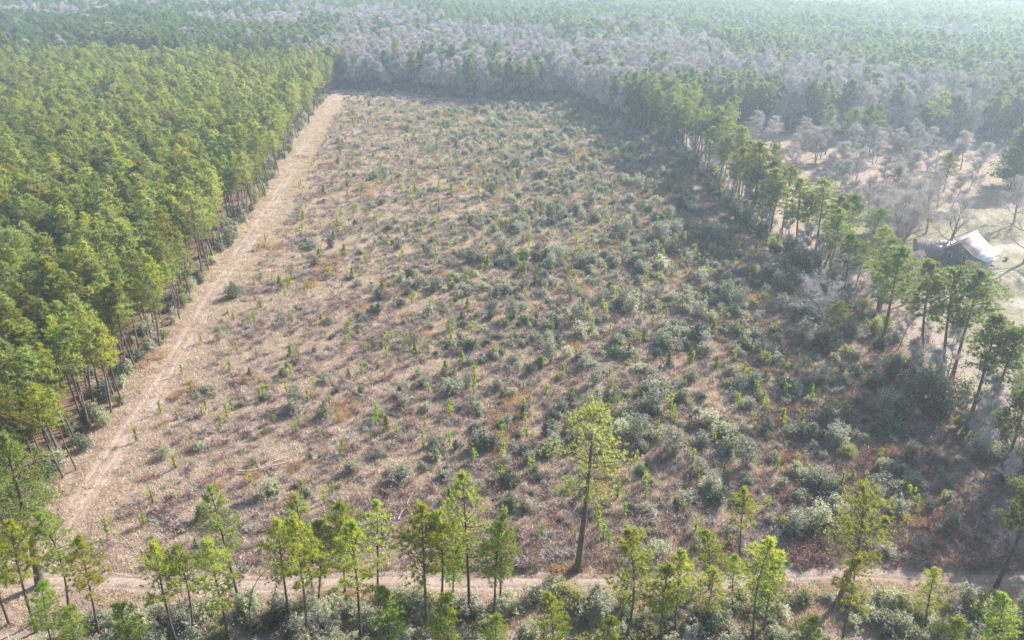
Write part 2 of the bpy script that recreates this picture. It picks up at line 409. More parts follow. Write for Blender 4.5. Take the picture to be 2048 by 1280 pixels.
def shrub(seed, w=1.0, h=1.0, lobes=7, n=700, leaf=.13, stems=5, shell=.55, upright=0.0):
    """rounded evergreen bush about 2w wide, h tall; returns (stem MB, leaf MB)"""
    rng = np.random.default_rng(seed); wood, lf = MB(), MB(); P = []
    for q in range(lobes):
        az = rng.uniform(0, 6.3); r = w * rng.uniform(0, .72) * (1 if q else 0)
        cz = h * (rng.uniform(.28, .72) if q else .62); c = np.array([math.cos(az) * r, math.sin(az) * r, cz])
        rr = w * rng.uniform(.22, .50); rz = min(h * (.30 + .12 * upright) * rng.uniform(.8, 1.25), cz)
        m = n // lobes; kc = max(6, m // 14); d = unit(rng.normal(0, 1, (kc, 3))); rad = rng.uniform(shell, 1.25, kc) ** .8
        cc = c + d * rad[:, None] * np.array([rr, rr, rz]); P.append(np.repeat(cc, 14, 0) + rng.normal(0, .075 * w, (kc * 14, 3)))
        wood.tube([(0, 0, -.1), tuple(c * np.array([.5, .5, .5])), tuple(c)], [.05 * w, .035 * w, .012], 3)
    P = np.concatenate(P); P = P[P[:, 2] > .02]
    lf.leaves(P, leaf, rng)
    # loose sprays that break the outline
    k = n // 6; i = rng.integers(0, len(P), k); d = unit(P[i] - np.array([0, 0, h * .35])); lf.leaves(P[i] + d * rng.uniform(.05, .28, k)[:, None] * w, leaf * .9, rng)
    return wood, lf

def longleaf(seed):
    """young pine still a single upright bottle brush, about 2.2 m"""
    rng = np.random.default_rng(seed); wood, lf = MB(), MB(); h = rng.uniform(1.8, 2.4)
    wood.tube([(0, 0, -.1), (.02, 0, h * .5), (.03, .02, h)], [.05, .04, .02], 4)
    z = np.concatenate([rng.uniform(.15, h, 22), [h, h, h]]); P = np.stack([z * 0 + .02, z * 0, z], 1)
    az = rng.uniform(0, 6.3, len(z)); D = unit(np.stack([np.cos(az) * .55, np.sin(az) * .55, np.full(len(z), .8)], 1))
    lf.blades(P, D, .42, .075, 9, .45, rng)
    for q in range(rng.integers(0, 3)):
        a = rng.uniform(0, 6.3); zz = rng.uniform(.4, .8) * h; tip = (math.cos(a) * .45, math.sin(a) * .45, zz + .4)
        wood.tube([(0, 0, zz - .1), tip], [.02, .012], 3); lf.blades(np.array([tip, tip]), np.array([[math.cos(a) * .4, math.sin(a) * .4, .9]] * 2), .38, .07, 10, .5, rng)
    return wood, lf

def tuft_mb(seed, n, L, W, spread, r):
    rng = np.random.default_rng(seed); b = MB()
    p = rng.normal(0, r, (n, 3)); p[:, 2] = -.02
    b.blades(p, np.repeat([[0, 0, 1.]], n, 0), L, W, 1, spread, rng); return b

def brush_mb(seed, h, r, n=12, tw=14):
    """leafless low bush: stems and twigs in one"""
    rng = np.random.default_rng(seed); b = MB(); P, D = [], []
    for _ in range(n):
        az = rng.uniform(0, 6.3); p, d = curve_path(rng, (rng.normal(0, r * .3), rng.normal(0, r * .3), -.05), (math.cos(az) * .55, math.sin(az) * .55, 1), h * rng.uniform(.6, 1.1), 3, .2, .05)
        b.tube(p, [.022, .016, .012, .006], 3); s = rng.uniform(.25, 1, tw)
        P.append(np.stack([np.interp(s, np.linspace(0, 1, 4), p[:, c]) for c in range(3)], 1)); D.append(np.repeat(d[None], tw, 0))
    b.blades(np.concatenate(P), np.concatenate(D), h * .42, .035, 1, .6, rng); return b

# ------------------------------------------------------------------ templates: (wood mesh, crown mesh, joined mesh)
class Tmpl:
    def __init__(s, name, wc, mw, mc, h):
        w, c = wc; s.wood = w.mesh(name + '_wood', mw, True); s.crown = c.mesh(name + '_crown', mc); s.h = h; s.name = name
        s.joint = None; s.src = (w, mw, c, mc)
    def join(s):
        if s.joint is None: w, mw, c, mc = s.src; s.joint = joined(s.name, [(w, mw), (c, mc)])
        return s.joint
PP = [Tmpl('stand_pine', pine(100 + k, 18, cb, cr, .15, .52, (3, 5), .52, .066, 14, .82, -4, 52, .5, .42, 10), M['bark'], M[mt], 18)
      for k, (cb, cr, mt) in enumerate([(.47, 2.7, 'needle'), (.54, 2.5, 'needle'), (.40, 2.8, 'needle'), (.60, 2.7, 'needle'), (.50, 2.3, 'needle_line'), (.56, 3.0, 'needle_front'), (.52, 2.4, 'needle_front'), (.62, 2.0, 'needle_pale'), (.45, 2.5, 'needle_yellow')])]
PQ = [Tmpl('far_pine', pine(140 + k, 18, cb, cr, .2, .62, (3, 5), .75, .20, 7, .9, 0, 48, .3, .36, 0), M['bark'], M['needle_dark'], 18)
      for k, (cb, cr) in enumerate([(.45, 2.8), (.5, 2.5), (.4, 3.0), (.55, 2.6)])]
FPT = [Tmpl('front_pine', pine(200 + k, 16, cb, cr, .15, st, nb, .50, .046, 24, fl, 0, 55, .4, .42, 10, pt), M['bark'], M[mt], 16)
       for k, (cb, cr, st, nb, fl, pt, mt) in enumerate([(.46, 2.5, .55, (3, 4), .75, .25, 'needle_front'), (.42, 2.7, .55, (3, 4), .72, .2, 'needle_pale'), (.52, 2.3, .48, (3, 4), .80, .25, 'needle_front'), (.36, 2.5, .60, (3, 4), .8, .15, 'needle_young'), (.42, 2.4, .62, (3, 4), .62, .3, 'needle_pale')])]
RPT = [Tmpl('line_pine', pine(300 + k, 21, cb, cr, .27, st, (3, 4), .52, .075, 19, fl, -6, 62, .55, .40, 12, .3), M['bark'], M[mt], 21)
       for k, (cb, cr, st, fl, mt) in enumerate([(.52, 4.3, .72, 1.6, 'needle_line'), (.56, 4.0, .68, 1.6, 'needle_dark'), (.48, 4.4, .78, 1.5, 'needle_dark'), (.58, 3.8, .74, 1.5, 'needle_line')])]
GIANT = Tmpl('giant_pine', pine(401, 25, .50, 5.0, .46, .62, (3, 4), .44, .040, 18, 1.15, -12, 48, .6, .40, 18, .25), M['bark'], M['needle'], 25)
CROOK = Tmpl('crooked_pine', pine(402, 18.5, .34, 4.6, .30, .62, (3, 4), .46, .05, 20, .75, 4, 60, .9, .45, 8, .4), M['bark'], M['needle_yellow'], 18.5)
CORNER = Tmpl('corner_pine', pine(403, 23, .36, 4.8, .48, .65, (3, 4), .48, .09, 12, 1.3, -8, 55, .5, .55, 9, .3), M['bark'], M['needle'], 23)
HW = [Tmpl('bare_tree', bare(500 + k, h, sp, .15, 10, 7, 24, 1.3, .085, .25), M['bark_brown'] if k % 3 else M['bark_grey'], M['twig'] if k % 3 else M['twig_grey'], h)
      for k, (h, sp) in enumerate([(15, 3.0), (16, 2.7), (13, 3.2), (17, 2.6), (14, 3.4), (11, 2.6)])]
OAK = [Tmpl('spreading_oak', bare(520 + k, h, sp, .34, 14, 9, 30, 1.3, .045, .20, (0, 0), .14), M['bark_brown'], M['twig'], h)
       for k, (h, sp) in enumerate([(15, 6.5), (16, 7.5), (12, 5.5)])]
GREYOAK = Tmpl('leaning_oak', bare(541, 14, 7.5, .42, 13, 8, 24, 1.2, .040, .30, (-.30, -.1), .10), M['bark_grey'], M['twig_grey'], 14)
SNAG = Tmpl('bleached_snag', bare(545, 10, 3.5, .2, 9, 5, 10, .9, .04, .35), M['bark_grey'], M['twig_grey'], 10)
SH = [Tmpl('shrub', shrub(600 + k, w, h, lb, 1700, .115, upright=u), M['bark_brown'], M[mt], h)
      for k, (w, h, lb, u, mt) in enumerate([(1, 1.5, 8, 0, 'leaf_grey'), (1, 1.3, 9, 0, 'leaf_grey'), (1, 2.1, 8, 1, 'leaf_grey'), (1, 1.4, 8, 0, 'leaf_dark'), (1, 1.9, 8, 1, 'leaf_dark'), (1, 1.5, 8, 0, 'leaf_olive'), (1, 1.7, 9, 0, 'leaf_pale'), (1, 1.3, 9, 0, 'leaf_pale')])]
SHN = ['grey green', 'grey green', 'upright grey green', 'dark green', 'upright dark green', 'olive green', 'pale sage', 'pale sage']
BIGSH = [Tmpl('great_bush', shrub(640 + k, 1, 1.35, 16, 5200, .062, shell=.7), M['bark_brown'], M[mt], 1.35) for k, mt in enumerate(['leaf_dark', 'leaf_pale', 'leaf_olive', 'leaf_grey'])]
LL = [Tmpl('longleaf', longleaf(700 + k), M['bark'], M['needle_young'], 2.2) for k in range(4)]
YP = [Tmpl('young_pine', pine(720 + k, 4, .06, 1.25, .05, .30, (3, 5), .36, .08, 9, 1.0, 20, 65, .1, .9, 0), M['bark'], M[mt], 4) for k, mt in enumerate(['needle_young', 'needle_yellow', 'needle'])]
GRASS = [tuft_mb(800, 34, .55, .045, .60, .28).mesh('grass_tuft', M['straw']), tuft_mb(801, 40, .38, .05, .85, .40).mesh('grass_tuft', M['straw']), tuft_mb(802, 30, .95, .04, .30, .20).mesh('broom_tuft', M['rust_grass'])]
BRUSH = [brush_mb(810, 1.0, .5).mesh('brush', M['brush']), brush_mb(811, .8, .6).mesh('brush', M['brush']), brush_mb(812, 1.1, .5).mesh('brush', M['brush_red']), brush_mb(813, 1.0, .6).mesh('brush', M['twig_grey'])]

# ------------------------------------------------------------------ placing
NTREE = [0]
def place(name, tm, x, y, scale, label, cat, group=None, lean=0.0, leany=0.0, spin=None, sxy=1.0, parts=('trunk', 'crown')):
    """a plant with its parts; the meshes are shared between copies"""
    spin = RNG.uniform(0, 6.283) if spin is None else spin
    e = bpy.data.objects.new(name, None); e.empty_display_size = .5; C.objects.link(e)
    e.location = (x, y, gzf(x, y)); e.rotation_mode = 'ZYX'; e.rotation_euler = (math.radians(leany), math.radians(lean), spin)
    e.scale = (scale * sxy, scale * sxy, scale); tag(e, label, cat, group)
    mobj(parts[0], tm.wood, e); mobj(parts[1], tm.crown, e)
    return e
def place1(name, tm, x, y, s3, label, cat, group=None):
    """a small or far plant as one mesh"""
    o = mobj(name, tm.join() if isinstance(tm, Tmpl) else tm); o.location = (x, y, gzf(x, y) - .02); o.rotation_euler = (0, 0, RNG.uniform(0, 6.283)); o.scale = s3
    return tag(o, label, cat, group)

def scatter(name, meshes, xy, idx, scl, label, cat=None, tilt=.0):
    """one stuff object: many instances on points"""
    xy = np.asarray(xy, float); n = len(xy)
    me = bpy.data.meshes.new(name); me.vertices.add(n)
    me.vertices.foreach_set('co', np.c_[xy, gz(xy[:, 0], xy[:, 1]) - .02].astype(np.float32).ravel())
    rot = np.c_[RNG.normal(0, tilt + 1e-6, n), RNG.normal(0, tilt + 1e-6, n), RNG.uniform(0, 6.283, n)].astype(np.float32)
    me.attributes.new('rot', 'FLOAT_VECTOR', 'POINT').data.foreach_set('vector', rot.ravel())
    me.attributes.new('scl', 'FLOAT_VECTOR', 'POINT').data.foreach_set('vector', np.asarray(scl, np.float32).ravel())
    me.attributes.new('idx', 'INT', 'POINT').data.foreach_set('value', np.asarray(idx, np.int32))
    col = bpy.data.collections.new(name + '_shapes')
    for k, s in enumerate(meshes): col.objects.link(bpy.data.objects.new('%s_shape_%02d' % (name, k), s))
    ng = bpy.data.node_groups.new(name, 'GeometryNodeTree')
    ng.interface.new_socket('Geometry', in_out='INPUT', socket_type='NodeSocketGeometry'); ng.interface.new_socket('Geometry', in_out='OUTPUT', socket_type='NodeSocketGeometry')
    gi, go = ng.nodes.new('NodeGroupInput'), ng.nodes.new('NodeGroupOutput')
    ci = ng.nodes.new('GeometryNodeCollectionInfo'); ci.inputs['Collection'].default_value = col; ci.inputs['Separate Children'].default_value = True; ci.inputs['Reset Children'].default_value = True
    ip = ng.nodes.new('GeometryNodeInstanceOnPoints'); ip.inputs['Pick Instance'].default_value = True
    def attr(nm, ty, sock):
        a = ng.nodes.new('GeometryNodeInputNamedAttribute'); a.data_type = ty; a.inputs['Name'].default_value = nm
        ng.links.new([o for o in a.outputs if o.enabled and o.name == 'Attribute'][0], ip.inputs[sock])
    attr('rot', 'FLOAT_VECTOR', 'Rotation'); attr('scl', 'FLOAT_VECTOR', 'Scale'); attr('idx', 'INT', 'Instance Index')
    ng.links.new(gi.outputs[0], ip.inputs['Points']); ng.links.new(ci.outputs[0], ip.inputs['Instance']); ng.links.new(ip.outputs[0], go.inputs[0])
    o = mobj(name, me); md = o.modifiers.new('scatter', 'NODES'); md.node_group = ng
    return tag(o, label, cat, None, 'stuff')

# ------------------------------------------------------------------ the left pine stand and all the forest beyond
def jgrid(x0, x1, y0, y1, sx, sy, jit):
    a, b = np.meshgrid(np.arange(x0, x1, sx), np.arange(y0, y1, sy)); p = np.stack([a.ravel(), b.ravel()], 1)
    return p + RNG.uniform(-jit, jit, p.shape)
def in_view(p, m=25): return np.abs(p[:, 0]) < .70 * p[:, 1] + m
p = jgrid(-380, -50, 56, 470, 3.3, 2.9, 1.25)
p[:, 0] += (xl(p[:, 1]) + 64)                                      # rows run along the field edge
ok = (p[:, 0] < xl(p[:, 1]) - 3.0 - 2.0 * wav(p[:, 1], p[:, 1] * 0, 17, 31)) & in_view(p) & (p[:, 1] < 466 + 8 * wav(p[:, 0], p[:, 0] * 0, 60, 33))
p = p[ok]; n1 = wav(p[:, 0], p[:, 1], 30, 32)
keep = (RNG.uniform(0, 1, len(p)) < .80 - .40 * np.clip(-n1 - .3, 0, 2)) & (n1 > -1.3)
keep &= ~((p[:, 1] < 82) & (p[:, 0] > -67)); p = p[keep]
d = np.hypot(np.hypot(p[:, 0], p[:, 1]), 60); order = np.argsort(d)
vis = np.abs(p[order, 0]) < .66 * (p[order, 1] * .894 + 24) + 4
first = order[vis][:300]; rest = np.setdiff1d(order, first)
TENS = ['', '', 'twenty', 'thirty', 'forty', 'fifty', 'sixty']
ORD = ['first', 'second', 'third', 'fourth', 'fifth', 'sixth', 'seventh', 'eighth', 'ninth', 'tenth', 'eleventh', 'twelfth', 'thirteenth', 'fourteenth', 'fifteenth', 'sixteenth', 'seventeenth', 'eighteenth', 'nineteenth']
def ordinal(n): return ORD[n - 1] if n < 20 else (TENS[n // 10] + ('ieth' if n % 10 == 0 else '-' + ORD[n % 10 - 1])).replace('tyieth', 'tieth')
edge_n = 0
for i in sorted(first, key=lambda q_: p[q_, 1]):
    x, y = p[i]; edge = x > xl(y) - 6.5
    if edge: edge_n += 1; lab, g = (ordinal(edge_n) + ' pine from the near end of the edge row beside the left track', 'edge pines of the left stand')
    elif y < 110: lab, g = ('slender pine inside the near part of the dense left stand', 'inner pines of the near left stand')
    else: lab, g = ('slender pine inside the dense left stand farther along the dirt track', 'inner pines of the farther left stand')
    place('plantation_pine', PP[RNG.integers(len(PP))], x, y, RNG.uniform(.74, 1.14) * (1 + .10 * float(wav(x, y, 22, 35))), lab, 'pine tree', g, RNG.normal(0, 1.6), RNG.normal(0, 1.6), sxy=RNG.uniform(.9, 1.15))
fx, fi, fs = [p[rest]], [RNG.integers(0, len(PP), len(rest))], [np.repeat(RNG.uniform(.74, 1.12, len(rest))[:, None], 3, 1) * np.array([1.12, 1.12, 1])]

# hardwood patches beyond the field: x, y, half width, half depth
PATCH = [(-30, 500, 95, 105), (62, 450, 58, 95), (-150, 720, 80, 90), (-235, 690, 70, 40), (-85, 600, 60, 60), (147, 395, 40, 45), (152, 340, 32, 26), (192, 352, 22, 30), (100, 520, 35, 45), (95, 640, 40, 40), (-457, 765, 90, 50), (-410, 880, 80, 50), (-255, 880, 90, 60), (175, 310, 22, 18), (300, 560, 40, 40), (30, 900, 60, 60), (380, 900, 80, 60)]
def woodiness(x, y):
    v = np.full(x.shape, -1.0)
    for a, b, rx, ry in PATCH: v = np.maximum(v, 1 - np.sqrt(((x - a) / rx) ** 2 + ((y - b) / ry) ** 2))
    return v + .22 * wav(x, y, 45, 41) + .10 * wav(x, y, 16, 42)
YB = np.array([(-1200, 474), (-105, 478), (-97, 437), (-61, 427), (-14, 402), (32, 391), (50, 338), (58, 326), (75, 328), (92, 334), (130, 320), (165, 308), (220, 300), (1200, 300)], float)
HWX, FARP = [], []
for (y0, y1, sp) in ((290, 520, 4.2), (520, 800, 5.6), (800, 1500, 7.4)):
    q = jgrid(-1100, 1100, y0, y1, sp, sp, sp * .42); q = q[in_view(q, 40)]
    q = q[q[:, 1] > np.interp(q[:, 0], YB[:, 0], YB[:, 1]) + 1.5 * wav(q[:, 0], q[:, 1], 12, 43)]
    q = q[~((q[:, 1] < 500) & (q[:, 1] > 462) & (q[:, 0] < -105) & (wav(q[:, 0], q[:, 1], 30, 45) < .6) & (q[:, 1] < 488))]
    wv = woodiness(q[:, 0], q[:, 1]); r = RNG.uniform(0, 1, len(q))
    hw = (wv > 0) & (r < .90); mixp = (wv <= 0) & (r < .06)
    HWX.append(q[hw | mixp]); pin = q[~(hw | mixp)]
    FARP.append((pin, sp))
hwp = np.concatenate(HWX)
thick = RNG.uniform(0, 1, len(hwp)) < np.where(hwp[:, 1] < 520, .95, .85); hwp = hwp[thick]; hwp = hwp[RNG.uniform(0, 1, len(hwp)) < .85]
o = np.argsort(np.hypot(hwp[:, 0] * 1.0, hwp[:, 1])); hwp = hwp[o]
NB = 250
for i in range(NB):
    x, y = hwp[i]
    if x < 45: lab, g = 'grey leafless tree in the wood closing the far end of the field', 'bare trees at the far end of the field'
    else: lab, g = 'grey leafless tree in the wood behind the right hand clearing', 'bare trees behind the right clearing'
    s = RNG.uniform(1.0, 1.5); place1('bare_tree', HW[RNG.integers(len(HW))], x, y, (s, s, s * RNG.uniform(.9, 1.15)), lab, 'bare tree', g)
hr = hwp[NB:]; s = RNG.uniform(1.0, 1.55, len(hr))
scatter('bare_wood', [t.join() for t in HW], hr, RNG.integers(0, len(HW), len(hr)), np.stack([s * 1.1, s * 1.1, s], 1), 'far grey wood of leafless trees beyond the field', 'bare wood', .03)
tx, ti, ts = [fx[0]], [fi[0]], [fs[0]]
for q, sp in FARP:
    s = RNG.uniform(.8, 1.2, len(q)) * (1 + .12 * wav(q[:, 0], q[:, 1], 120, 46)); w = sp / 4.0
    tx.append(q); ti.append(len(PP) + RNG.integers(0, 4, len(q))); ts.append(np.stack([s * w, s * w, s], 1))
scatter('pine_forest', [t.join() for t in PP + PQ], np.concatenate(tx), np.concatenate(ti), np.concatenate(ts), 'dense green pine forest running back into the haze', 'pine forest', .03)
# scattered pines standing up out of the bare wood at the far end of the field
wp = [(-104, 446), (-92, 452), (-68, 445), (-63, 442), (-59, 446), (-8, 440), (14, 424), (18, 430), (22, 426), (26, 431), (36, 425), (48, 380), (60, 352), (57, 345), (68, 345), (75, 380), (84, 365), (80, 420)]
for k, (x, y) in enumerate(wp):
    place('forest_pine', RPT[k % 4], x, y, RNG.uniform(.92, 1.15), 'dark pine standing up out of the bare wood at the far end', 'pine tree', 'pines in the far bare wood', RNG.normal(0, 1.5), sxy=1.1)
# low growth along the feet of the far wood
q = np.stack([RNG.uniform(-95, 62, 330), np.zeros(330)], 1); q[:, 1] = np.interp(q[:, 0], YB[:, 0], YB[:, 1]) + RNG.uniform(-4, 6, 330)
q2 = jgrid(-330, -60, 60, 460, 5.5, 5.5, 2.5); q2 = q2[(q2[:, 0] < xl(q2[:, 1]) - 4) & in_view(q2)]; q2 = q2[RNG.uniform(0, 1, len(q2)) < np.where(q2[:, 0] > xl(q2[:, 1]) - 16, .9, .5)]
q3 = jgrid(58, 230, 300, 340, 4, 4, 2); q3 = q3[q3[:, 1] > np.interp(q3[:, 0], YB[:, 0], YB[:, 1]) - 2]
q = np.concatenate([q, q2, q3]); s = RNG.uniform(.8, 2.0, len(q))
scatter('undergrowth', [t.join() for t in SH] + BRUSH, q, RNG.integers(0, len(SH) + len(BRUSH), len(q)), np.stack([s, s, s * .9], 1), 'low bushes under the trees of the stand and the far wood', 'undergrowth')

# pale shrubs along the edge of the left stand
for k in range(120):
    y = 76 + 330 * ((k + RNG.uniform(0, 1)) / 120) ** 1.4; x = float(xl(y)) - RNG.uniform(2.6, 7.5); w = RNG.uniform(.9, 2.1); kk = [6, 7, 0, 5, 3][RNG.integers(5)]
    place1('edge_shrub', SH[kk], x, y, (w, w, w * RNG.uniform(.9, 1.4)), SHN[kk] + ' shrub at the foot of the left stand beside the track', 'shrub', 'shrubs along the edge of the left stand')

# ------------------------------------------------------------------ foreground pines
FP = [
    (-53.9, 65.8, 15.5, 4.4, 1, 'pale airy pine with a slanting trunk right of the big leaning left corner pine'),
    (-47.6, 60.9, 15.4, 5.2, 0, 'bright green pine at the track bend, right of the pale airy one'),
    (-55.8, 62.3, 16.1, 5.4, 2, 'thin pine at the left picture edge below the big corner pine'),
    (-52.3, 59.7, 9.9, 6.3, 3, 'short bright green pine near the lower left corner, below the big corner pine'),
    (-48.3, 57.7, 8.2, 5.4, 3, 'low pale pine tip in the lower left brush'),
    (-59.4, 63.2, 14.6, 9.0, 1, 'pine cut by the left picture edge near the bottom track'),
    (-38.7, 60.6, 15.4, 3.2, 0, 'left one of the twin pines left of the twin crowned middle clump'),
    (-36.8, 60.9, 13.9, 1.4, 2, 'right one of the leaning twin pines at the left of the front row'),
    (-33.5, 66.8, 17.2, 2.2, 4, 'tall sparse pine with long pale crown standing behind the front row on the left'),
    (-32.5, 60.2, 16.1, 3.5, 1, 'pine with a dark straight trunk in front of the tall sparse pale one'),
    (-41.8, 56.7, 10.7, 6.5, 3, 'short pine in the bottom brush left of centre with only its crown showing'),
    (-26.6, 64.1, 15.5, 3.0, 0, 'pine beside the thin bowed stem in the front row'),
    (-23.8, 61.3, 17.9, 3.0, 2, 'second pine right of the thin bowed stem in the front row'),
    (-24.2, 66.8, 16.5, 3.2, 4, 'slim pine rising above its neighbours right of the bowed stem'),
    (-23.8, 67.0, 12.7, 8.6, 3, 'very thin pine with a bare dark stem behind the left front row'),
    (-20.7, 68.0, 14.4, 2.3, 2, 'pine with a high tuft at the left edge of the dense middle clump'),
    (-17.5, 60.9, 18.4, 2.4, 0, 'dense pine left of the middle gap in the front row'),
    (-16.5, 67.0, 14.3, 2.1, 4, 'pine with thin upper crown right of the dense one in the left middle clump'),
    (-10.0, 62.7, 18.7, 1.4, 0, 'left pine of the joined pair in the middle of the front row'),
    (-8.6, 62.5, 17.4, 1.4, 2, 'right pine of the joined pair in the middle of the front row'),
    (-7.2, 67.0, 8.9, 2.4, 3, 'low drooping pine tucked right of the joined middle pair'),
    (-5.1, 64.9, 20.0, 1.1, 4, 'tallest thin pine of the middle front row with a straight dark trunk'),
    (-2.1, 63.8, 14.8, 1.0, 1, 'broad full pine in the middle right of the tallest thin one'),
    (-1.4, 66.6, 14.9, 1.9, 4, 'pale pine half hidden behind the broad full middle pine'),
    (-13.6, 57.7, 11.8, 2.6, 3, 'low crown in the bottom brush below the joined middle pair'),
    (-7.5, 57.4, 11.1, 0.9, 3, 'low crown at the bottom edge below the tallest thin pine'),
    (4.7, 57.7, 10.7, -2.3, 3, 'low pine crown at the bottom edge left of the lone giant pine'),
    (-1.8, 55.1, 9.7, 0.6, 3, 'small pine tip at the bottom edge under the broad full pine'),
    (13.0, 60.4, 17.2, -1.2, 1, 'single pine right of the lone giant pine in the front row'),
    (30.0, 74.4, 11.1, -4.2, 0, 'pine standing apart in the field behind the right front row'),
    (24.6, 68.6, 9.5, -6.0, 3, 'stubby pine with split stem beside the track right of centre'),
    (18.9, 61.3, 13.0, -2.7, 0, 'left pine of the low group right of the giant pine'),
    (17.1, 60.4, 12.3, -3.1, 3, 'small pine at the left of the low group right of the giant pine'),
    (22.1, 61.4, 10.2, -0.3, 1, 'full low pine at the front of the group right of the giant pine'),
    (27.3, 68.0, 6.3, -4.3, 3, 'little pine on the far track verge right of the low group'),
    (27.8, 60.6, 15.3, -0.7, 2, 'leaning pine with dense crown between the low group and the crooked pine'),
    (29.2, 61.6, 11.8, -1.4, 3, 'slim pine paired behind the leaning dense one'),
    (37.8, 60.4, 12.9, -2.2, 0, 'pine in front of the crooked pine leaning right'),
    (48.2, 61.9, 9.3, -3.8, 1, 'isolated pine in the lower right brush with clumpy crown'),
    (47.7, 56.4, 8.8, -7.3, 3, 'low pine crown in the lower right corner brush'),
    (53.8, 58.3, 10.0, -6.6, 3, 'low pine crown nearest the lower right corner'),
    (31.7, 56.4, 8.8, -3.1, 3, 'small pine at the bottom edge below the crooked pine'),
    (9.8, 55.1, 9.9, -0.1, 3, 'small pine at the bottom edge right of the giant pine foot'),
]
for x, y, h, lean, k, lab in FP:
    tm = FPT[k]; s = h / tm.h; place('pine_tree', tm, x, y, s, lab, 'pine tree', 'pines of the front row', lean, RNG.normal(0, 1.5), sxy=min(1.35, max(1.0, .95 / s ** .6)))
place('giant_pine', GIANT, 8.4, 71.9, 1.0, 'lone giant pine with long bare trunk beside the bottom track', 'pine tree', None, 1.7, 0, 2.2)
place('crooked_pine', CROOK, 39.5, 66.2, 1.0, 'crooked yellow green pine with wide ragged crown at the lower right', 'pine tree', None, .5, -3, 1.0)
place('corner_pine', CORNER, -59.2, 69.2, 1.0, 'big leaning pine with thick trunk at the left corner of the tracks', 'pine tree', None, 6, 1, .5)
place('edge_pine', RPT[1], 60.5, 69.0, .84, 'dark leaning pine at the right picture edge beside the bottom track', 'pine tree', None, -5, 0, .8, 1.15)
# thin bowed dead stem
b = MB(); t_ = np.linspace(0, 1, 9); b.tube(np.stack([3.4 * t_ ** 2.2, .3 * t_, 9.5 * (1 - (1 - t_) ** 1.25) - .1], 1), np.linspace(.09, .03, 9), 5)
o = mobj('bowed_stem', b.mesh('bowed_stem', M['bark'], True)); o.location = (-30.6, 62.5, gzf(-30.6, 62.5)); tag(o, 'thin dark bowed stem leaning right in the front row', 'dead stem')
# ------------------------------------------------------------------ right hand line of trees
RP = [
    (74.5, 132.6, 20.9, -3.6, 0, 'flat topped pine beside the grey leaning oak on the right line'),
    (76.9, 121.2, 22.0, -6.1, 1, 'left pine of the three tall ones below the farmhouse'),
    (80.5, 120.8, 20.8, -6.3, 2, 'middle pine of the three tall ones below the farmhouse'),
    (82.2, 120.4, 20.9, -1.5, 0, 'right pine of the three tall ones with the broadest crown'),
    (78.0, 106.7, 19.4, 1.2, 1, 'dark tall pine right of the great evergreen bush'),
    (78.4, 103.6, 18.4, 0.6, 2, 'forked pine at the right edge beyond the great evergreen bush'),
    (73.4, 180.7, 19.8, -5.1, 0, 'slender pine where the red verge meets the middle of the right line'),
    (76.8, 177.3, 20.8, -1.3, 3, 'two topped pine left of the dense bright crown on the right line'),
    (86.7, 180.7, 15.6, 0.9, 1, 'pine with a dense bright crown left of the farmhouse tree'),
    (84.2, 183.2, 15.5, -0.8, 2, 'dark pine left behind the dense bright crown'),
    (74.3, 195.6, 19.2, -2.9, 3, 'pine with long bare trunk above the middle of the right line'),
    (68.1, 203.8, 23.5, -1.5, 0, 'tallest pine on the upper part of the right line'),
    (71.1, 199.6, 19.5, -0.7, 1, 'pine just right of the tallest one on the upper right line'),
    (92.9, 183.2, 12.2, 2.7, 2, 'short dense pine at the right of the bright crown'),
    (73.0, 90.1, 16.7, -4.6, 1, 'pine at the right picture edge above the crossing of the tracks'),
    (63.9, 130.5, 9.9, 1.3, 3, 'small pine behind the foot of the grey leaning oak'),
]
for x, y, h, lean, k, lab in RP:
    tm = RPT[k]; s = h / tm.h; place('line_pine', tm, x, y, s, lab, 'pine tree', 'tall pines of the right line', lean, RNG.normal(0, 1.5), sxy=min(1.5, 1.15 / s ** .5))
ys = np.arange(206, 326, 3.6)
for k, y in enumerate(ys):
    x = float(xr(y)) + RNG.uniform(4, 13); y = float(y + RNG.uniform(-1.5, 1.5))
    lab = 'pine in the crowded far half of the right hand line' if y > 262 else 'pine in the open part of the right line above the tallest one'
    place('line_pine', RPT[RNG.integers(4)], x, y, RNG.uniform(.78, 1.08), lab, 'pine tree', 'crowded pines of the far right line' if y > 262 else 'pines of the upper right line', RNG.normal(0, 1.5), sxy=1.0)
for k in range(16):
    y = 262 + k * 4.2; x = float(xr(y)) + RNG.uniform(12, 24)
    place('line_pine', RPT[RNG.integers(4)], x, y, RNG.uniform(.78, 1.05), 'pine in the crowded far half of the right hand line', 'pine tree', 'crowded pines of the far right line', RNG.normal(0, 1.5))
for k, (x, y) in enumerate([(84, 92), (90, 101), (81, 84), (92, 96), (95, 106), (101, 116), (79, 77), (87, 80), (96, 88), (86, 97)]):
    place('line_pine', RPT[k % 4], x, y, RNG.uniform(.9, 1.1), 'tall pine at or beyond the right picture edge below the yard', 'pine tree', 'pines at the right picture edge', RNG.normal(0, 1.5))
for k in range(15):
    y = 142 + k * 4.4; x = float(xr(y)) + RNG.uniform(4.5, 14)
    place('line_pine', RPT[RNG.integers(4)], x, y, RNG.uniform(.5, .95), 'pine filling the right line between the leaning oak and the tallest pine', 'pine tree', 'filling pines of the right line', RNG.normal(0, 2), sxy=1.15)
place('leaning_oak', GREYOAK, 65.5, 137, 1.0, 'pale grey leafless oak leaning over the right edge of the field', 'bare tree', None, 0, 0, -.2)
place('bleached_snag', SNAG, 43, 309, 1.0, 'bleached leafless tree standing alone in the far right of the field', 'bare tree')
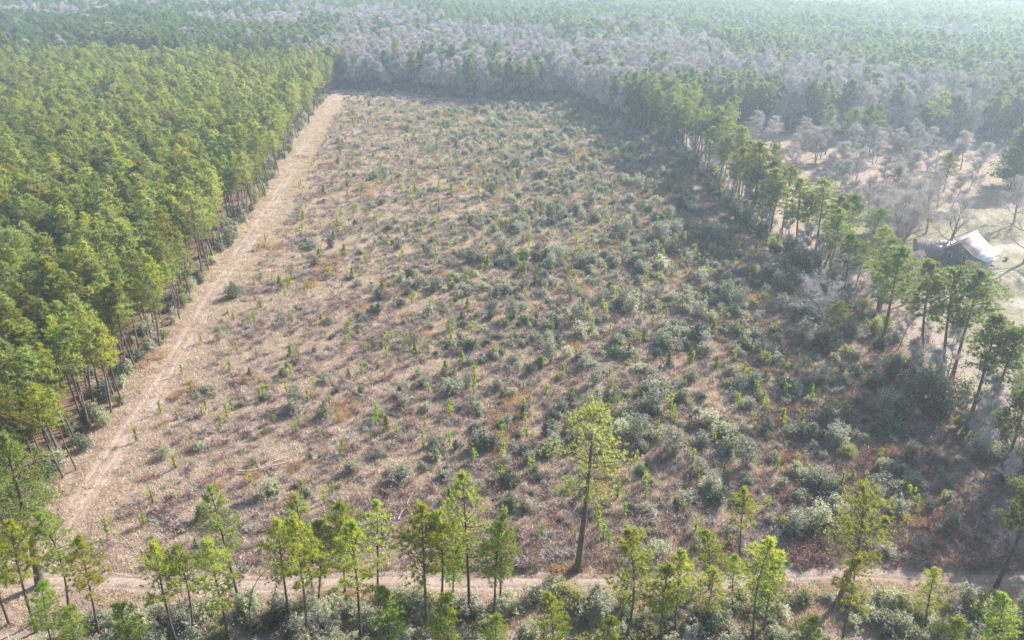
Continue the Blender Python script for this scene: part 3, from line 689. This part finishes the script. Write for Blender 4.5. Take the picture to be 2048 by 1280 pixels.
line_bush = [(71.2, 107, 5.4, 0, 1.25, 'great dark evergreen bush between the verge and the tall pines'), (69.8, 119, 2.6, 0, 1.6, 'dark upright bush above the great evergreen bush'), (68.5, 135.5, 2.8, 0, 1.3, 'dark bush right of the foot of the grey leaning oak'),
    (62.0, 131.0, 3.3, 0, 1.0, 'wide dark bush left of the foot of the grey leaning oak'), (73.5, 96, 2.7, 3, 1.3, 'grey bush below the forked pine at the right edge'), (76, 91, 3.4, 1, 1.2, 'pale sage bush at the right edge above the crossing'), (73, 113, 2.4, 2, 1.4, 'olive bush among the feet of the three tall pines'), (49.5, 133, 2.5, 0, 1.0, 'dark bush in the field left of the grey leaning oak')]
for x, y, w, k, zf, lab in line_bush:
    o = place('evergreen_bush', BIGSH[k], x, y, w, lab, 'bush', None, parts=('stems', 'foliage')); o.scale = (w, w, w * zf)
for k in range(96):
    y = 140 + k * 1.9 + RNG.uniform(-1, 1); x = float(xr(y)) + RNG.uniform(3.0, 9.5); w = RNG.uniform(1.3, 3.0); z = w * RNG.uniform(.9, 1.5)
    kk = [3, 4, 3, 0, 5][RNG.integers(5)]
    place1('hedge_shrub', SH[kk], x, y, (w, w, z), SHN[kk] + ' shrub in the hedge under the right line of pines', 'shrub', 'shrubs under the right line')
for k in range(34):
    y = 84 + k * 1.6 + RNG.uniform(-1, 1); x = float(xr(y)) + RNG.uniform(4.0, 15.0); w = RNG.uniform(1.1, 2.4); kk = [3, 4, 6, 0, 5, 3][RNG.integers(6)]
    place1('line_shrub', SH[kk], x, y, (w, w, w * RNG.uniform(.9, 1.5)), SHN[kk] + ' shrub around the feet of the tall pines at the right edge', 'shrub', 'shrubs at the feet of the right edge pines')
for k in range(60):
    y = 84 + k * 3.9 + RNG.uniform(-3, 3); x = float(xr(y)) + RNG.uniform(4, 17); s = RNG.uniform(.45, .85)
    if abs(y - 137) < 6: continue
    place('slender_tree', HW[RNG.integers(6)], x, y, s, 'thin leafless tree among the pines of the right line', 'bare tree', 'thin bare trees in the right line', parts=('trunk', 'crown'))

# ------------------------------------------------------------------ clearing and yard on the right
oaks = [(112.3, 181.0, 0, 1.05, 'leafless oak standing in front of the farmhouse roof'), (129.8, 176.3, 1, 1.15, 'big leafless oak at the right edge beside the drive'), (103.5, 187, 2, 1.0, 'leafless oak left of the farmhouse'), (98, 192, 0, .85, 'leafless tree two left of the farmhouse'), (107, 197, 2, 1.1, 'leafless tree behind the farmhouse wing'), (114.5, 203, 0, .9, 'leafless tree above the farmhouse oak'), (92, 178, 2, .8, 'leafless tree right of the dense bright pine'), (88, 152, 2, .85, 'grey leafless tree between the oak line and the yard'), (80, 148, 0, .75, 'grey leafless tree behind the leaning oak'), (85, 160, 2, .9, 'leafless tree below the dense bright pine'), (144, 205, 1, .9, 'spreading leafless oak at the right edge above the house'), (76, 158, 2, .8, 'leafless tree just above the leaning oak'), (94, 163, 2, .75, 'leafless shrubby tree left of the house bush')]
for x, y, k, s, lab in oaks: place('yard_oak', OAK[k], x, y, s, lab, 'bare tree', 'leafless trees of the yard')
clear = [(91, 284.7, 1, .95, 'thin pale leafless tree at the left of the far clearing'), (112.8, 292.5, 0, .85, 'white barked leafless tree in the middle of the far clearing'), (104, 276, 4, .8, 'leafless tree left of the ivy bush in the clearing'), (99, 262, 2, .8, 'leafless tree behind the upper right line'), (116.5, 258, 5, 1.1, 'leafless tree growing out of the ivy bush in the clearing'), (132, 271, 3, .9, 'tall leafless clump in the clearing'), (134, 273, 4, .9, 'second stem of the tall leafless clump'), (108, 240, 5, .95, 'small broken leafless tree in the clearing'), (147, 252, 2, .75, 'low leafless tree in the clearing left of the great cedar'), (148, 236, 0, .8, 'storm broken leafless tree left of the great cedar'), (125, 222, 4, .8, 'leafless tree below the small dark pine'), (133, 218, 2, .85, 'leafless tree above the house yard'), (120, 212, 5, 1.1, 'leafless tree left above the house yard'), (104, 225, 2, .7, 'slight leafless tree right of the upper right line')]
for x, y, k, s, lab in clear: place('clearing_tree', HW[k], x, y, s, lab, 'bare tree', 'leafless trees of the clearing', sxy=1.25)
for k in range(60):
    x = RNG.uniform(92, 185); y = RNG.uniform(238, 312); s = RNG.uniform(.6, 1.15)
    if x > .64 * y or (wav(x, y, 30, 91) < -.25 and y < 300): continue
    place('clearing_tree', HW[RNG.integers(6)], x, y, s, 'slight grey leafless tree scattered in the far clearing', 'bare tree', 'slight leafless trees in the far clearing', sxy=1.35)
for k in range(16):
    x = RNG.uniform(88, 138); y = RNG.uniform(190, 236); s = RNG.uniform(.6, .95)
    if x > 118 and y < 205: continue
    place('yard_oak', OAK[RNG.integers(3)], x, y, s, 'leafless oak in the thicket behind and left of the farmhouse', 'bare tree', 'leafless thicket behind the farmhouse')
cp = [(122, 232, 1, .42, 1.5, 'small dark pine in the clearing above the yard'), (128, 226, 1, .40, 1.5, 'second small dark pine by the clearing edge'), (141, 238, 2, .60, 1.3, 'dark pine beside the storm broken tree'), (120, 285, 1, .85, 1.1, 'left pine of the dark group in the far clearing'), (126, 282, 2, .85, 1.1, 'second pine of the dark group in the far clearing'), (131, 280, 1, .95, 1.1, 'tall pine of the dark group in the far clearing'), (136, 284, 2, .9, 1.1, 'right pine of the dark group in the far clearing'), (165, 296, 3, 1.0, 1.2, 'lone pine on the bare ground at the far side of the clearing'), (87, 300, 0, .9, 1.1, 'pine at the left corner of the far clearing'), (80, 292, 2, .8, 1.2, 'pine beside the corner of the far clearing')]
for x, y, k, s, q, lab in cp: place('clearing_pine', RPT[k], x, y, s, lab, 'pine tree', 'pines of the clearing', RNG.normal(0, 1.5), sxy=q)
cedar = Tmpl('cedar', pine(431, 17, .05, 6.5, .4, .42, (4, 6), .75, .16, 8, 1.3, 0, 50, .2, .55, 0), M['bark'], M['needle_dark'], 17)
place('cedar_tree', cedar, 167, 243, 1.25, 'great broad evergreen cedar at the right edge of the clearing', 'cedar')
yb = [(112.6, 169.3, 2.5, 2, .9, 'rounded olive bush at the near corner of the farmhouse'), (139.7, 199.2, .9, 3, 1.0, 'small round bush on the lawn behind the farmhouse'), (125.8, 177.6, .8, 3, 1.0, 'small bush by the far end of the porch'), (116.3, 256.9, 4.2, 0, .9, 'dark ivy covered bush in the middle of the clearing'), (152, 292, 4.5, 3, .8, 'grey bush at the far edge of the clearing'), (108.8, 172.5, 2.3, 0, .8, 'dark tangled bush against the farmhouse gable')]
for x, y, w, k, zf, lab in yb:
    o = place('yard_bush', BIGSH[k], x, y, w, lab, 'bush', None, parts=('stems', 'foliage')); o.scale = (w, w, w * zf)

# ------------------------------------------------------------------ farmhouse
M['roof'] = rough_mat('faded_red_metal_roof', (.290, .190, .185), (.390, .280, .275), 1.2, .45, .5)
M['porch_roof'] = rough_mat('white_metal_roof', (.460, .460, .470), (.560, .560, .560), 1.0, .4, .5)
M['clap'] = rough_mat('weathered_shaded_boards', (.170, .150, .130), (.270, .240, .215), 2.5)  # old boards, base colour darkened to carry the shade on the walls
M['white_wood'] = rough_mat('white_painted_wood', (.620, .610, .590), (.780, .770, .750), 3)
M['board'] = rough_mat('porch_boards', (.330, .310, .290), (.470, .450, .420), 2)
M['glass'] = rough_mat('dark_window_glass', (.020, .024, .030), (.045, .050, .058), 1, .08, .6)
M['brick'] = rough_mat('foundation_brick', (.180, .090, .065), (.300, .170, .130), 6)
hs = bpy.data.objects.new('farmhouse', None); C.objects.link(hs); hs.location = (111.4, 175.2, gzf(116, 178)); hs.rotation_euler = (0, 0, math.radians(44.5))
tag(hs, 'small farmhouse with faded red metal roof and white porch roof', 'house')
def hp(name, build, mat, parent=hs, smooth_=False):
    b = MB(); build(b); return mobj(name, b.mesh(name, mat, smooth_), parent)
L_, W_, EZ, RZ = 11.8, 3.5, 3.1, 5.9
hp('foundation', lambda b: b.box(.5, L_ - .5, -W_ + .1, W_ - .1, -.5, .45), M['brick'])
def wall(b):
    x0, x1 = .4, L_ - .4
    b.box(x0, x1, -W_, W_, .45, EZ)
    for xx in (x0, x1 - .12): b.hexa([(xx, -W_, EZ), (xx + .12, -W_, EZ), (xx + .12, W_, EZ), (xx, W_, EZ), (xx, -.05, RZ - .22), (xx + .12, -.05, RZ - .22), (xx + .12, .05, RZ - .22), (xx, .05, RZ - .22)])
wl = hp('wall', wall, M['clap'])
def clap(b):
    for k in range(13):
        z = .5 + k * .2; b.hexa([(.37, -W_ - .03, z), (L_ - .37, -W_ - .03, z), (L_ - .37, W_ + .03, z), (.37, W_ + .03, z), (.39, -W_ - .005, z + .19), (L_ - .39, -W_ - .005, z + .19), (L_ - .39, W_ + .005, z + .19), (.39, W_ + .005, z + .19)])
hp('siding', clap, M['clap'], wl)
def slope(y0, z0, y1, z1, x0, x1, t=.09):
    return lambda b: b.hexa([(x0, y0, z0), (x1, y0, z0), (x1, y1, z1), (x0, y1, z1), (x0, y0, z0 + t), (x1, y0, z0 + t), (x1, y1, z1 + t), (x0, y1, z1 + t)])
def ribs(y0, z0, y1, z1, x0, x1, t=.09, pitch=.62):
    def f(b):
        for x in np.arange(x0 + .1, x1, pitch): b.hexa([(x, y0, z0 + t), (x + .06, y0, z0 + t), (x + .06, y1, z1 + t), (x, y1, z1 + t), (x, y0, z0 + t + .025), (x + .06, y0, z0 + t + .025), (x + .06, y1, z1 + t + .025), (x, y1, z1 + t + .025)])
    return f
for sgn in (-1, 1):
    r_ = hp('roof', slope(sgn * (W_ + .35), EZ - .12, 0, RZ, 0, L_), M['roof']); hp('seam', ribs(sgn * (W_ + .35), EZ - .12, 0, RZ, 0, L_), M['roof'], r_)
hp('ridge_cap', lambda b: b.hexa([(-.03, -.2, RZ + .03), (L_ + .03, -.2, RZ + .03), (L_ + .03, .2, RZ + .03), (-.03, .2, RZ + .03), (-.03, -.04, RZ + .17), (L_ + .03, -.04, RZ + .17), (L_ + .03, .04, RZ + .17), (-.03, .04, RZ + .17)]), M['porch_roof'])
for xx in (-.02, L_ - .03):
    for sgn in (-1, 1): hp('barge_board', lambda b: b.hexa([(xx, sgn * (W_ + .37), EZ - .30), (xx + .05, sgn * (W_ + .37), EZ - .30), (xx + .05, 0, RZ - .18), (xx, 0, RZ - .18), (xx, sgn * (W_ + .37), EZ - .02), (xx + .05, sgn * (W_ + .37), EZ - .02), (xx + .05, 0, RZ + .10), (xx, 0, RZ + .10)]), M['white_wood'])
PY = -W_ - .36
pr = hp('porch_roof', slope(PY - 3.1, 2.35, PY, EZ - .15, .1, L_ - .1, .08), M['porch_roof']); hp('seam', ribs(PY - 3.1, 2.35, PY, EZ - .15, .1, L_ - .1, .08), M['porch_roof'], pr)
hp('porch_floor', lambda b: b.box(.4, L_ - .4, PY - 2.9, -W_, .28, .45), M['board'])
hp('porch_beam', lambda b: b.box(.4, L_ - .4, PY - 2.85, PY - 2.65, 2.12, 2.36), M['white_wood'])
for k in range(5): hp('porch_post', lambda b: b.box(.5 + k * 2.65, .66 + k * 2.65, PY - 2.83, PY - 2.67, .45, 2.12), M['white_wood'])
for k in range(4):
    hp('porch_pier', lambda b: b.box(.6 + k * 3.4, 1.0 + k * 3.4, PY - 2.85, PY - 2.45, -.5, .28), M['brick'])
def window(x0, x1, z0, z1, yy, sg):
    w = hp('window', lambda b: b.box(x0 - .1, x1 + .1, min(yy, yy + sg * .08), max(yy, yy + sg * .08), z0 - .1, z1 + .1), M['white_wood'])
    for zz in ((z0, (z0 + z1) / 2 - .03), ((z0 + z1) / 2 + .03, z1)): hp('pane', lambda b: b.box(x0, x1, min(yy + sg * .05, yy + sg * .1), max(yy + sg * .05, yy + sg * .1), *zz), M['glass'], w)
for x in (1.8, 8.9): window(x, x + .95, 1.1, 2.5, -W_ - .03, -1)
dr = hp('door', lambda b: b.box(5.4, 6.4, -W_ - .12, -W_, .45, 2.5), M['board']); hp('door_frame', lambda b: (b.box(5.28, 5.4, -W_ - .14, -W_, .45, 2.62), b.box(6.4, 6.52, -W_ - .14, -W_, .45, 2.62), b.box(5.4, 6.4, -W_ - .14, -W_, 2.5, 2.62)), M['white_wood'], dr)
hp('step', lambda b: (b.box(5.2, 6.6, PY - 3.4, PY - 2.9, -.3, .22), b.box(5.2, 6.6, PY - 3.75, PY - 3.4, -.3, .08)), M['brick'])
def gwin(y0):
    w = hp('window', lambda b: b.box(.30, .37, y0 - .1, y0 + .95, 1.0, 2.6), M['white_wood']); hp('pane', lambda b: b.box(.28, .33, y0, y0 + .85, 1.1, 2.5), M['glass'], w)
gwin(-2.2); gwin(1.2)
# rear wing, set at an angle behind the main roof
wa = math.radians(122); wc, ws_ = math.cos(wa), math.sin(wa)
def rotw(b):
    for k, v in enumerate(b.V):
        b.V[k] = np.stack([4.5 + v[:, 0] * wc - v[:, 1] * ws_, 1.5 + v[:, 0] * ws_ + v[:, 1] * wc, v[:, 2]], 1)
def wing_wall(b):
    b.box(0, 9.6, -2.7, 2.7, -.4, 2.7); b.hexa([(9.45, -2.7, 2.7), (9.6, -2.7, 2.7), (9.6, 2.7, 2.7), (9.45, 2.7, 2.7), (9.45, -.05, 4.25), (9.6, -.05, 4.25), (9.6, .05, 4.25), (9.45, .05, 4.25)]); rotw(b)
hp('wing_wall', wing_wall, M['clap'])
for sgn in (-1, 1):
    def ww(b): slope(sgn * 3.05, 2.55, 0, 4.4, 0, 10)(b); rotw(b)
    def wr(b): ribs(sgn * 3.05, 2.55, 0, 4.4, 0, 10)(b); rotw(b)
    r_ = hp('wing_roof', ww, M['roof']); hp('seam', wr, M['roof'], r_)

# ------------------------------------------------------------------ field plants
def area_of(x, y):
    u = (x - xl(y)) / (xr(y) - xl(y))
    if y > 300: return 'at the far end of the field'
    if u < .22: return 'in the open grass beside the left track'
    if u > .80: return 'in the shade of the right line'
    if y < 100: return 'in the near field behind the front row' if u < .55 else 'in the near field right of the giant pine'
    if y < 165: return 'in the middle of the field' if u < .5 else 'in the thick growth right of mid field'
    return 'in the upper field'
YY = np.concatenate([RNG.uniform(74, 200, 5200), RNG.uniform(200, 428, 6400)]); XX = RNG.uniform(-98, 69, len(YY))
u = (XX - xl(YY)) / (xr(YY) - xl(YY)); ok = in_field(XX, YY) & (u > .05) & (u < .985)
cl = wav(XX, YY, 24, 51) * .6 + wav(XX, YY, 8, 52) * .45
dens = np.interp(u, [0, .1, .25, .45, .7, 1], [.02, .06, .19, .40, .66, .62]) + np.clip((YY - 190) / 160, 0, 1) * .22
dens *= np.interp(YY, [74, 82, 95, 120], [.35, .6, .9, 1.0])
prob = np.clip(dens * (1 + 1.25 * cl), .01, .97)
ok &= RNG.uniform(0, 1, len(YY)) < prob; XX, YY, u, cl = XX[ok], YY[ok], u[ok], cl[ok]
sz = RNG.gamma(4, .205, len(XX)) * (.72 + .55 * np.clip(u, 0, 1)) * (1 + .30 * np.clip(cl, -1, 1)) + .12
sz = np.clip(sz * np.interp(YY, [74, 200, 300], [1, .95, .9]) * np.interp(u, [.3, .5, .8, 1], [.95, 1.08, 1.12, 1]), .28, 2.2)
kind = RNG.choice(8, len(XX), p=[.22, .19, .13, .15, .11, .06, .08, .06])
zr = RNG.uniform(.75, 1.15, len(XX))
rank = np.argsort(-(sz / np.hypot(YY, 60)))
for i in rank[:285]:
    k = kind[i]; s = sz[i]; big = 'large' if s > 1.25 else ('middling' if s > .9 else 'small')
    ar = area_of(XX[i], YY[i])
    place1('field_shrub', SH[k], XX[i], YY[i], (s, s, s * zr[i]), '%s %s evergreen shrub %s' % (big, SHN[k], ar), 'shrub', 'shrubs ' + ar)
r_ = rank[285:]; scatter('shrub_cover', [t.join() for t in SH], np.c_[XX, YY][r_], kind[r_], np.stack([sz[r_], sz[r_], sz[r_] * zr[r_]], 1), 'scattered small evergreen shrubs all over the overgrown field', 'shrub cover')
named_shrubs = [(-63.2, 155, 2.6, 0, 1.0, 'wide pale green shrub clump beside the middle of the left track'), (52.5, 95.6, 1.6, 2, 1.1, 'bright green rounded bush in the shade at the right'), (-21, 96, 1.3, 3, 1.0, 'dark round shrub left of the long fallen log')]
for x, y, w, k, zf, lab in named_shrubs:
    o = place('field_bush', BIGSH[k], x, y, w, lab, 'bush', None, parts=('stems', 'foliage')); o.scale = (w, w, w * zf)
# planted longleaf saplings, in rows that run with the field
pts = []
for xrow in np.arange(-60, 66, 4.2):
    y = 76.0
    while y < 380:
        x = xrow + (xl(y) + 64) * .75 + RNG.normal(0, .22)
        if in_field(np.float64(x), np.float64(y)) and x > xl(y) + 4 and RNG.uniform() < (.30 + .34 * float(wav(x, y, 20, 61))) * float(np.interp((x - xl(y)) / (xr(y) - xl(y)), [.1, .35], [.45, 1])): pts.append((x, y))
        y += RNG.uniform(1.3, 2.3)
pts = np.array(pts); order = np.argsort(pts[:, 1]); pts = pts[order]
for x, y in pts[:290]:
    s = RNG.uniform(.7, 1.3); ar = area_of(x, y)
    place1('longleaf_sapling', LL[RNG.integers(4)], x, y, (s * 1.15, s * 1.15, s), 'bright green upright pine sapling planted ' + ar, 'sapling', 'planted saplings ' + ar)
r_ = pts[290:]; s = RNG.uniform(.65, 1.2, len(r_)); scatter('sapling_rows', [t.join() for t in LL], r_, RNG.integers(0, 4, len(r_)), np.stack([s * 1.2, s * 1.2, s], 1), 'far rows of bright green planted pine saplings', 'saplings')
YY = RNG.uniform(84, 400, 520); XX = RNG.uniform(-95, 66, 520); ok = in_field(XX, YY) & ((XX - xl(YY)) > 7); XX, YY = XX[ok], YY[ok]
for x, y in zip(XX[:130], YY[:130]):
    s = RNG.uniform(.4, .9); k = RNG.choice(3, p=[.7, .2, .1]); ar = area_of(x, y)
    place1('young_pine', YP[k], x, y, (s, s, s), ['bushy light green', 'bushy yellowish', 'bushy mid green'][k] + ' young pine ' + ar, 'young pine', 'self sown young pines ' + ar)

# ------------------------------------------------------------------ brush along the bottom of the picture
q = jgrid(-75, 75, 47, 68.4, 2.1, 2.1, .9); n1 = wav(q[:, 0], q[:, 1], 13, 71)
lim = 67.2 + .9 * wav(q[:, 0], q[:, 0] * 0, 11, 72) - 3.5 * np.clip((-36 - q[:, 0]) / 14, 0, 2.5)
q = q[(q[:, 1] < lim) & (n1 > -.75)]
seen = q[:, 1] > 58
for x, y in q[seen][:290]:
    k = RNG.choice(8, p=[.10, .08, .05, .05, .03, .15, .30, .24]); w = RNG.uniform(1.0, 1.9)
    third = 'left of the joined middle pines' if x < -12 else ('below the giant pine' if x < 20 else 'at the lower right')
    place1('front_shrub', SH[k], x, y, (w, w, w * RNG.uniform(.65, 1.1)), '%s shrub in the brush along the bottom %s' % (SHN[k], third), 'shrub', 'brush along the bottom ' + third)
q = np.concatenate([q[~seen], q[seen][290:]]); s = RNG.uniform(1.0, 1.8, len(q)); scatter('front_brush', [t.join() for t in SH], q, RNG.choice(8, len(q), p=[.10, .08, .05, .05, .03, .15, .30, .24]), np.stack([s, s, s], 1), 'dense brush below the front pines', 'brush')
for x, y, s, lab in [(-43, 64, .30, 'small white leafless bush at the lower left'), (-22.5, 62.3, .36, 'pale leafless bush in the bottom brush left of the middle'), (21, 60.5, .32, 'grey leafless bush right of the giant pine'), (52, 66, .42, 'grey leafless bush beside the right end of the bottom track'), (-37, 61, .25, 'white leafless twigs beside the twin pines')]:
    place('leafless_bush', SNAG, x, y, s, lab, 'bare bush', None, sxy=1.5, parts=('stems', 'twigs'))

# ------------------------------------------------------------------ dead grass and leafless low brush (beyond counting)
n = 160000; yy = 63 + 335 * RNG.uniform(0, 1, n) ** 1.55; xx = RNG.uniform(-100, 72, n)
trk = np.minimum(np.abs(xx - np.interp(yy, [q_[1] for q_ in TRACK_L], [q_[0] for q_ in TRACK_L])), 50)
btr = np.interp(xx, [q_[0] for q_ in TRACK_B], [q_[1] for q_ in TRACK_B]); rb = np.abs(np.abs(yy - btr) - .8)
ok = (xx > xl(yy) - 5) & (xx < xr(yy) + 4) & (yy < yf(xx)) & ((trk > 1.35 + RNG.uniform(-.3, .8, n)) | (trk < .5)) & ((rb > .35) | (RNG.uniform(0, 1, n) < .15)) & ((np.abs(yy - btr) > 1.6) | (RNG.uniform(0, 1, n) < .9))
xx, yy = xx[ok], yy[ok]
xc = RNG.uniform(60, 195, 60000); yc = RNG.uniform(80, 318, 60000); oc = (xc > xr(yc) + 3) & (xc < .70 * yc + 25) & (np.hypot((xc - 118) * .8, yc - 178) > 9) & (yc < np.interp(xc, YB[:, 0], YB[:, 1]))
xx = np.concatenate([xx, xc[oc]]); yy = np.concatenate([yy, yc[oc]])
rust = wav(xx, yy, 26, 81) + .4 * wav(xx, yy, 7, 82) + .3 * smooth(xx, -20, 40)
gi_ = np.where((rust > 1.05) & (xx < xr(yy)), 2, RNG.integers(0, 2, len(xx))); s = RNG.uniform(.6, 1.35, len(xx)) * np.interp(yy, [70, 200, 400], [.95, 1.25, 1.6]) * np.where(np.abs(yy - np.interp(xx, [q_[0] for q_ in TRACK_B], [q_[1] for q_ in TRACK_B])) < 1.7, .55, 1) * np.where(xx > xr(yy) + 3, .5, 1)
scatter('dead_grass', GRASS, np.c_[xx, yy], gi_, np.stack([s * 1.2, s * 1.2, s * RNG.uniform(.6, 1.1, len(s))], 1), 'dead tan grass covering the field', 'grass', .12)
n = 56000; yy = 71.9 + 330 * RNG.uniform(0, 1, n) ** 1.35; xx = RNG.uniform(-98, 72, n)
uu = (xx - xl(yy)) / (xr(yy) - xl(yy)); cl = wav(xx, yy, 19, 83) + .5 * wav(xx, yy, 6, 84)
ok = (in_field(xx, yy) | ((xx > xr(yy)) & (xx < xr(yy) + 4) & (yy < 300) & (RNG.uniform(0, 1, n) < .5))) & (RNG.uniform(0, 1, n) < np.clip(.22 + .40 * uu + .35 * cl + .2 * smooth(yy, 150, 300), .03, 1)) & (uu > .06)
xx, yy = xx[ok], yy[ok]; s = RNG.uniform(.55, 1.45, len(xx)); k = RNG.choice(4, len(xx), p=[.45, .36, .14, .05]); uu = (xx - xl(yy)) / (xr(yy) - xl(yy)); k = np.where((uu > .78) & (RNG.uniform(0, 1, len(xx)) < .5), 2, k)
scatter('bare_brush', BRUSH, np.c_[xx, yy], k, np.stack([s * 1.25, s * 1.25, s * .9], 1), 'leafless mauve brown brush spread over the field', 'bare brush', .08)

# ------------------------------------------------------------------ fallen wood
def log(name, p0, p1, r, lab, stubs=4, seed=1):
    rng = np.random.default_rng(seed); p0, p1 = np.array(p0, float), np.array(p1, float); b = MB(); t = np.linspace(0, 1, 7)
    c = p0[None] + (p1 - p0)[None] * t[:, None]; base = p0.copy()
    z = np.array([gzf(a_, b_) for a_, b_ in c]) + r + .25; L = np.linalg.norm(p1 - p0)
    V = np.c_[c - base, z - gzf(*base)]; V[1:-1, :2] += rng.normal(0, .015 * L, (5, 2)); b.tube(V, np.linspace(r, r * .35, 7), 7)
    for _ in range(stubs):
        k = rng.integers(1, 6); d = rng.normal(0, 1, 3); d[2] = abs(d[2]); b.tube([V[k], V[k] + unit(d) * rng.uniform(.4, 1.3)], [r * .45, r * .15], 4)
    o = mobj(name, b.mesh(name, M['dead_wood'], True)); o.location = (*base, gzf(*base)); return tag(o, lab, 'log')
log('fallen_log', (-41.5, 91.5), (-32.8, 94.4), .17, 'long bleached fallen log lying in the near left field', 5, 3)
log('fallen_log', (-38, 93.4), (-35.2, 95.6), .10, 'short bleached branch just above the long fallen log', 2, 4)
log('fallen_log', (-15.9, 81), (-14.4, 87.5), .11, 'thin white fallen branch behind the middle front pines', 6, 5)
log('fallen_log', (-12.6, 116), (-11.6, 119.5), .14, 'short white log in the middle of the field', 1, 6)
log('fallen_log', (-5.7, 126.5), (-5.2, 129), .13, 'small white stump log in mid field', 1, 7)
log('fallen_log', (33.5, 75.2), (36.5, 73.0), .10, 'bleached stick beside the crooked pine', 2, 8)
log('fallen_log', (-47, 87.2), (-44.6, 87.0), .10, 'small bleached stick in the near left grass', 2, 9)

# ------------------------------------------------------------------ haze: the air between the drone and the far forest
b = MB(); b.box(-3000, 3000, -400, 4000, -3.5, 76)
hz = mobj('haze', b.mesh('haze', None)); hz.data.materials.clear()
m, t = nodes('haze_air'); pv = N(t, 'ShaderNodeVolumePrincipled'); pv.inputs['Density'].default_value = .00036; pv.inputs['Color'].default_value = (.67, .85, 1.0, 1); pv.inputs['Anisotropy'].default_value = .42
oo = N(t, 'ShaderNodeOutputMaterial'); t.links.new(pv.outputs[0], oo.inputs['Volume']); hz.data.materials.append(m)
tag(hz, 'pale blue winter haze filling the air over the forest', 'haze', None, 'stuff')
